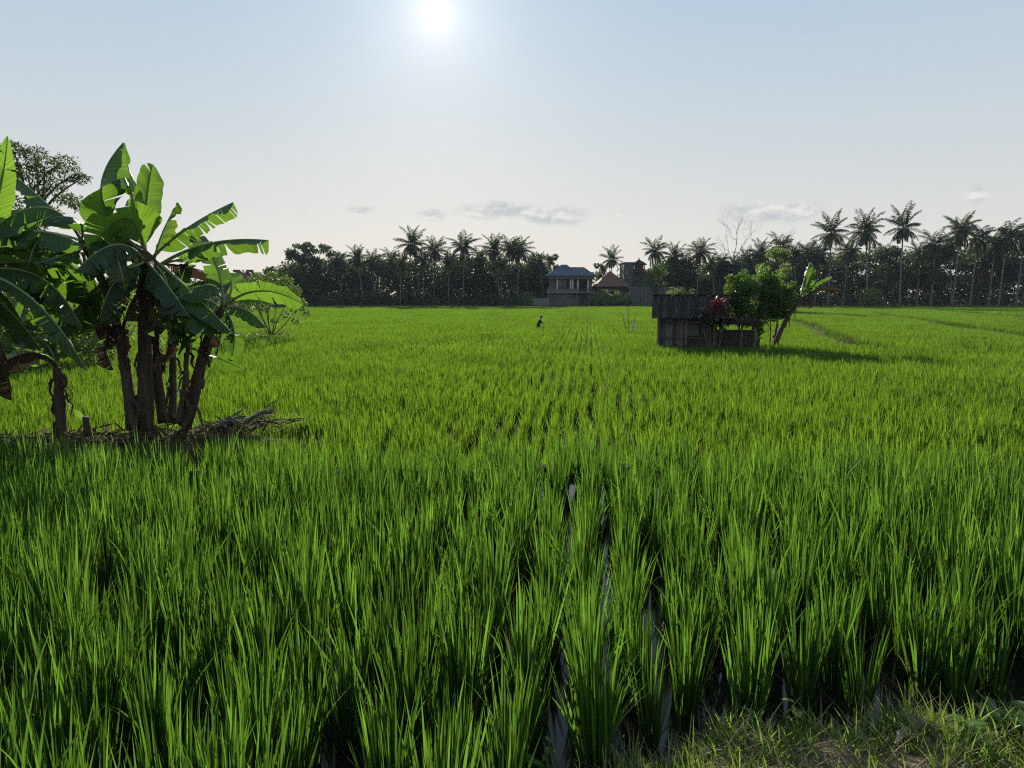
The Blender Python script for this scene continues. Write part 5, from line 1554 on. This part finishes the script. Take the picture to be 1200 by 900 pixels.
# clouds low over the trees: banks of broken cumulus at a few bearings
cmb = N(nt, 'ShaderNodeCombineXYZ'); L(math_('MULTIPLY', azm, 1.0), cmb.inputs[0]); L(math_('MULTIPLY', elev, 2.0), cmb.inputs[1])
nz = N(nt, 'ShaderNodeTexNoise'); nz.inputs['Scale'].default_value = 26; nz.inputs['Detail'].default_value = 7; nz.inputs['Roughness'].default_value = .6; L(cmb.outputs[0], nz.inputs['Vector'])
tot = None
for (px, py, wx_, wy_, s_) in [(585, 247, 58, 12, 1.0), (650, 253, 46, 14, 1.0), (505, 252, 26, 9, .8), (425, 246, 25, 6, .7), (900, 249, 66, 13, 1.05), (1145, 227, 12, 14, .8), (355, 247, 18, 5, .5), (725, 250, 22, 7, .5), (1190, 238, 18, 5, .6)]:
    a_, b__ = ray(px, py); az_ = math.atan(a_); el_ = math.atan(b__ / math.hypot(1, a_))
    q1 = math_('POWER', math_('DIVIDE', math_('SUBTRACT', azm, az_), wx_ / F), 2.0); q2 = math_('POWER', math_('DIVIDE', math_('SUBTRACT', elev, el_), wy_ / F), 2.0)
    gk = math_('MULTIPLY', math_('EXPONENT', math_('MULTIPLY', math_('ADD', q1, q2), -1.0)), s_)
    tot = gk if tot is None else math_('MAXIMUM', tot, gk)
off = N(nt, 'ShaderNodeVectorMath', operation='ADD'); L(cmb.outputs[0], off.inputs[0]); off.inputs[1].default_value = (-.004, .013, 0)
nz2 = N(nt, 'ShaderNodeTexNoise'); nz2.inputs['Scale'].default_value = 26; nz2.inputs['Detail'].default_value = 7; nz2.inputs['Roughness'].default_value = .6; L(off.outputs[0], nz2.inputs['Vector'])
cl = N(nt, 'ShaderNodeMapRange'); cl.interpolation_type = 'SMOOTHSTEP'; cl.inputs['From Min'].default_value = .55; cl.inputs['From Max'].default_value = .92
L(math_('ADD', math_('MULTIPLY', tot, .62), math_('MULTIPLY', nz.outputs['Fac'], .75)), cl.inputs['Value'])
lit = math_('MULTIPLY_ADD', math_('SUBTRACT', nz.outputs['Fac'], nz2.outputs['Fac']), 5.0, .35, clamp=True)
shade = smix(lit, (.55 * K, .585 * K, .61 * K, 1), (.83 * K, .81 * K, .77 * K, 1))
cur = smix(math_('MULTIPLY', math_('MULTIPLY', cl.outputs[0], math_('MINIMUM', math_('MULTIPLY', tot, 2.5), 1.0)), .95), cur, shade)
# aureole of the sun
glow = math_('ADD', math_('MULTIPLY', gauss(R(1.7)), .22), math_('MULTIPLY', gauss(R(4.2)), .18))
glow = math_('ADD', glow, math_('MULTIPLY', gauss(R(9.5)), .08))
disc = math_('MULTIPLY', gauss(R(.6)), .9)
gcol = N(nt, 'ShaderNodeCombineColor'); 
for i, kf in enumerate((1.0, .90, .77)):
    L(math_('MULTIPLY', math_('ADD', glow, disc), kf * K), gcol.inputs[i])
cur = smix(1.0, cur, gcol.outputs[0], 'ADD')
L(cur, bg.inputs['Color'])

sl = bpy.data.lights.new('sun', 'SUN'); sl.energy = 5.0; sl.angle = R(.53); sl.color = (1, .92, .78)
so = bpy.data.objects.new('sun', sl); C.objects.link(so); so.rotation_euler = (-sd).to_track_quat('-Z', 'Y').to_euler(); so.location = (0, 40, 60)

HAZE = True
if HAZE:
    m, nt2, out = newmat('haze')
    vp = nt2.nodes.new('ShaderNodeVolumePrincipled'); vp.inputs['Density Attribute'].default_value = ''; vp.inputs['Color'].default_value = (.72, .83, 1., 1); vp.inputs['Density'].default_value = .00014; vp.inputs['Anisotropy'].default_value = 0.0
    nt2.links.new(vp.outputs[0], out.inputs['Volume'])
    mb = MB(); mb.box(-360, 360, -30, 330, LOW - 1.5, 26); o = mb.obj('haze', m); o['kind'] = 'stuff'; tag(o, 'thin pale haze in the air over the fields', 'haze')

cam = bpy.data.cameras.new('camera'); co = bpy.data.objects.new('camera', cam); C.objects.link(co)
cam.sensor_width = 36; cam.sensor_fit = 'HORIZONTAL'; cam.lens = F / 1200 * 36; cam.clip_end = 6000; cam.clip_start = .05
co.location = (0, 0, CAMZ); co.rotation_euler = (math.pi / 2 - PITCH, 0, 0)
sc.camera = co
sc.view_settings.view_transform = 'Standard'; sc.view_settings.look = 'None'; sc.view_settings.exposure = EXPO; sc.view_settings.gamma = 1
sc.render.engine = 'CYCLES'
cy = sc.cycles
cy.use_denoising = False
cy.max_bounces = 7; cy.diffuse_bounces = 3; cy.glossy_bounces = 2; cy.transmission_bounces = 4; cy.transparent_max_bounces = 8; cy.volume_bounces = 0
cy.sample_clamp_indirect = 4; cy.sample_clamp_direct = 2; cy.filter_width = 1.15
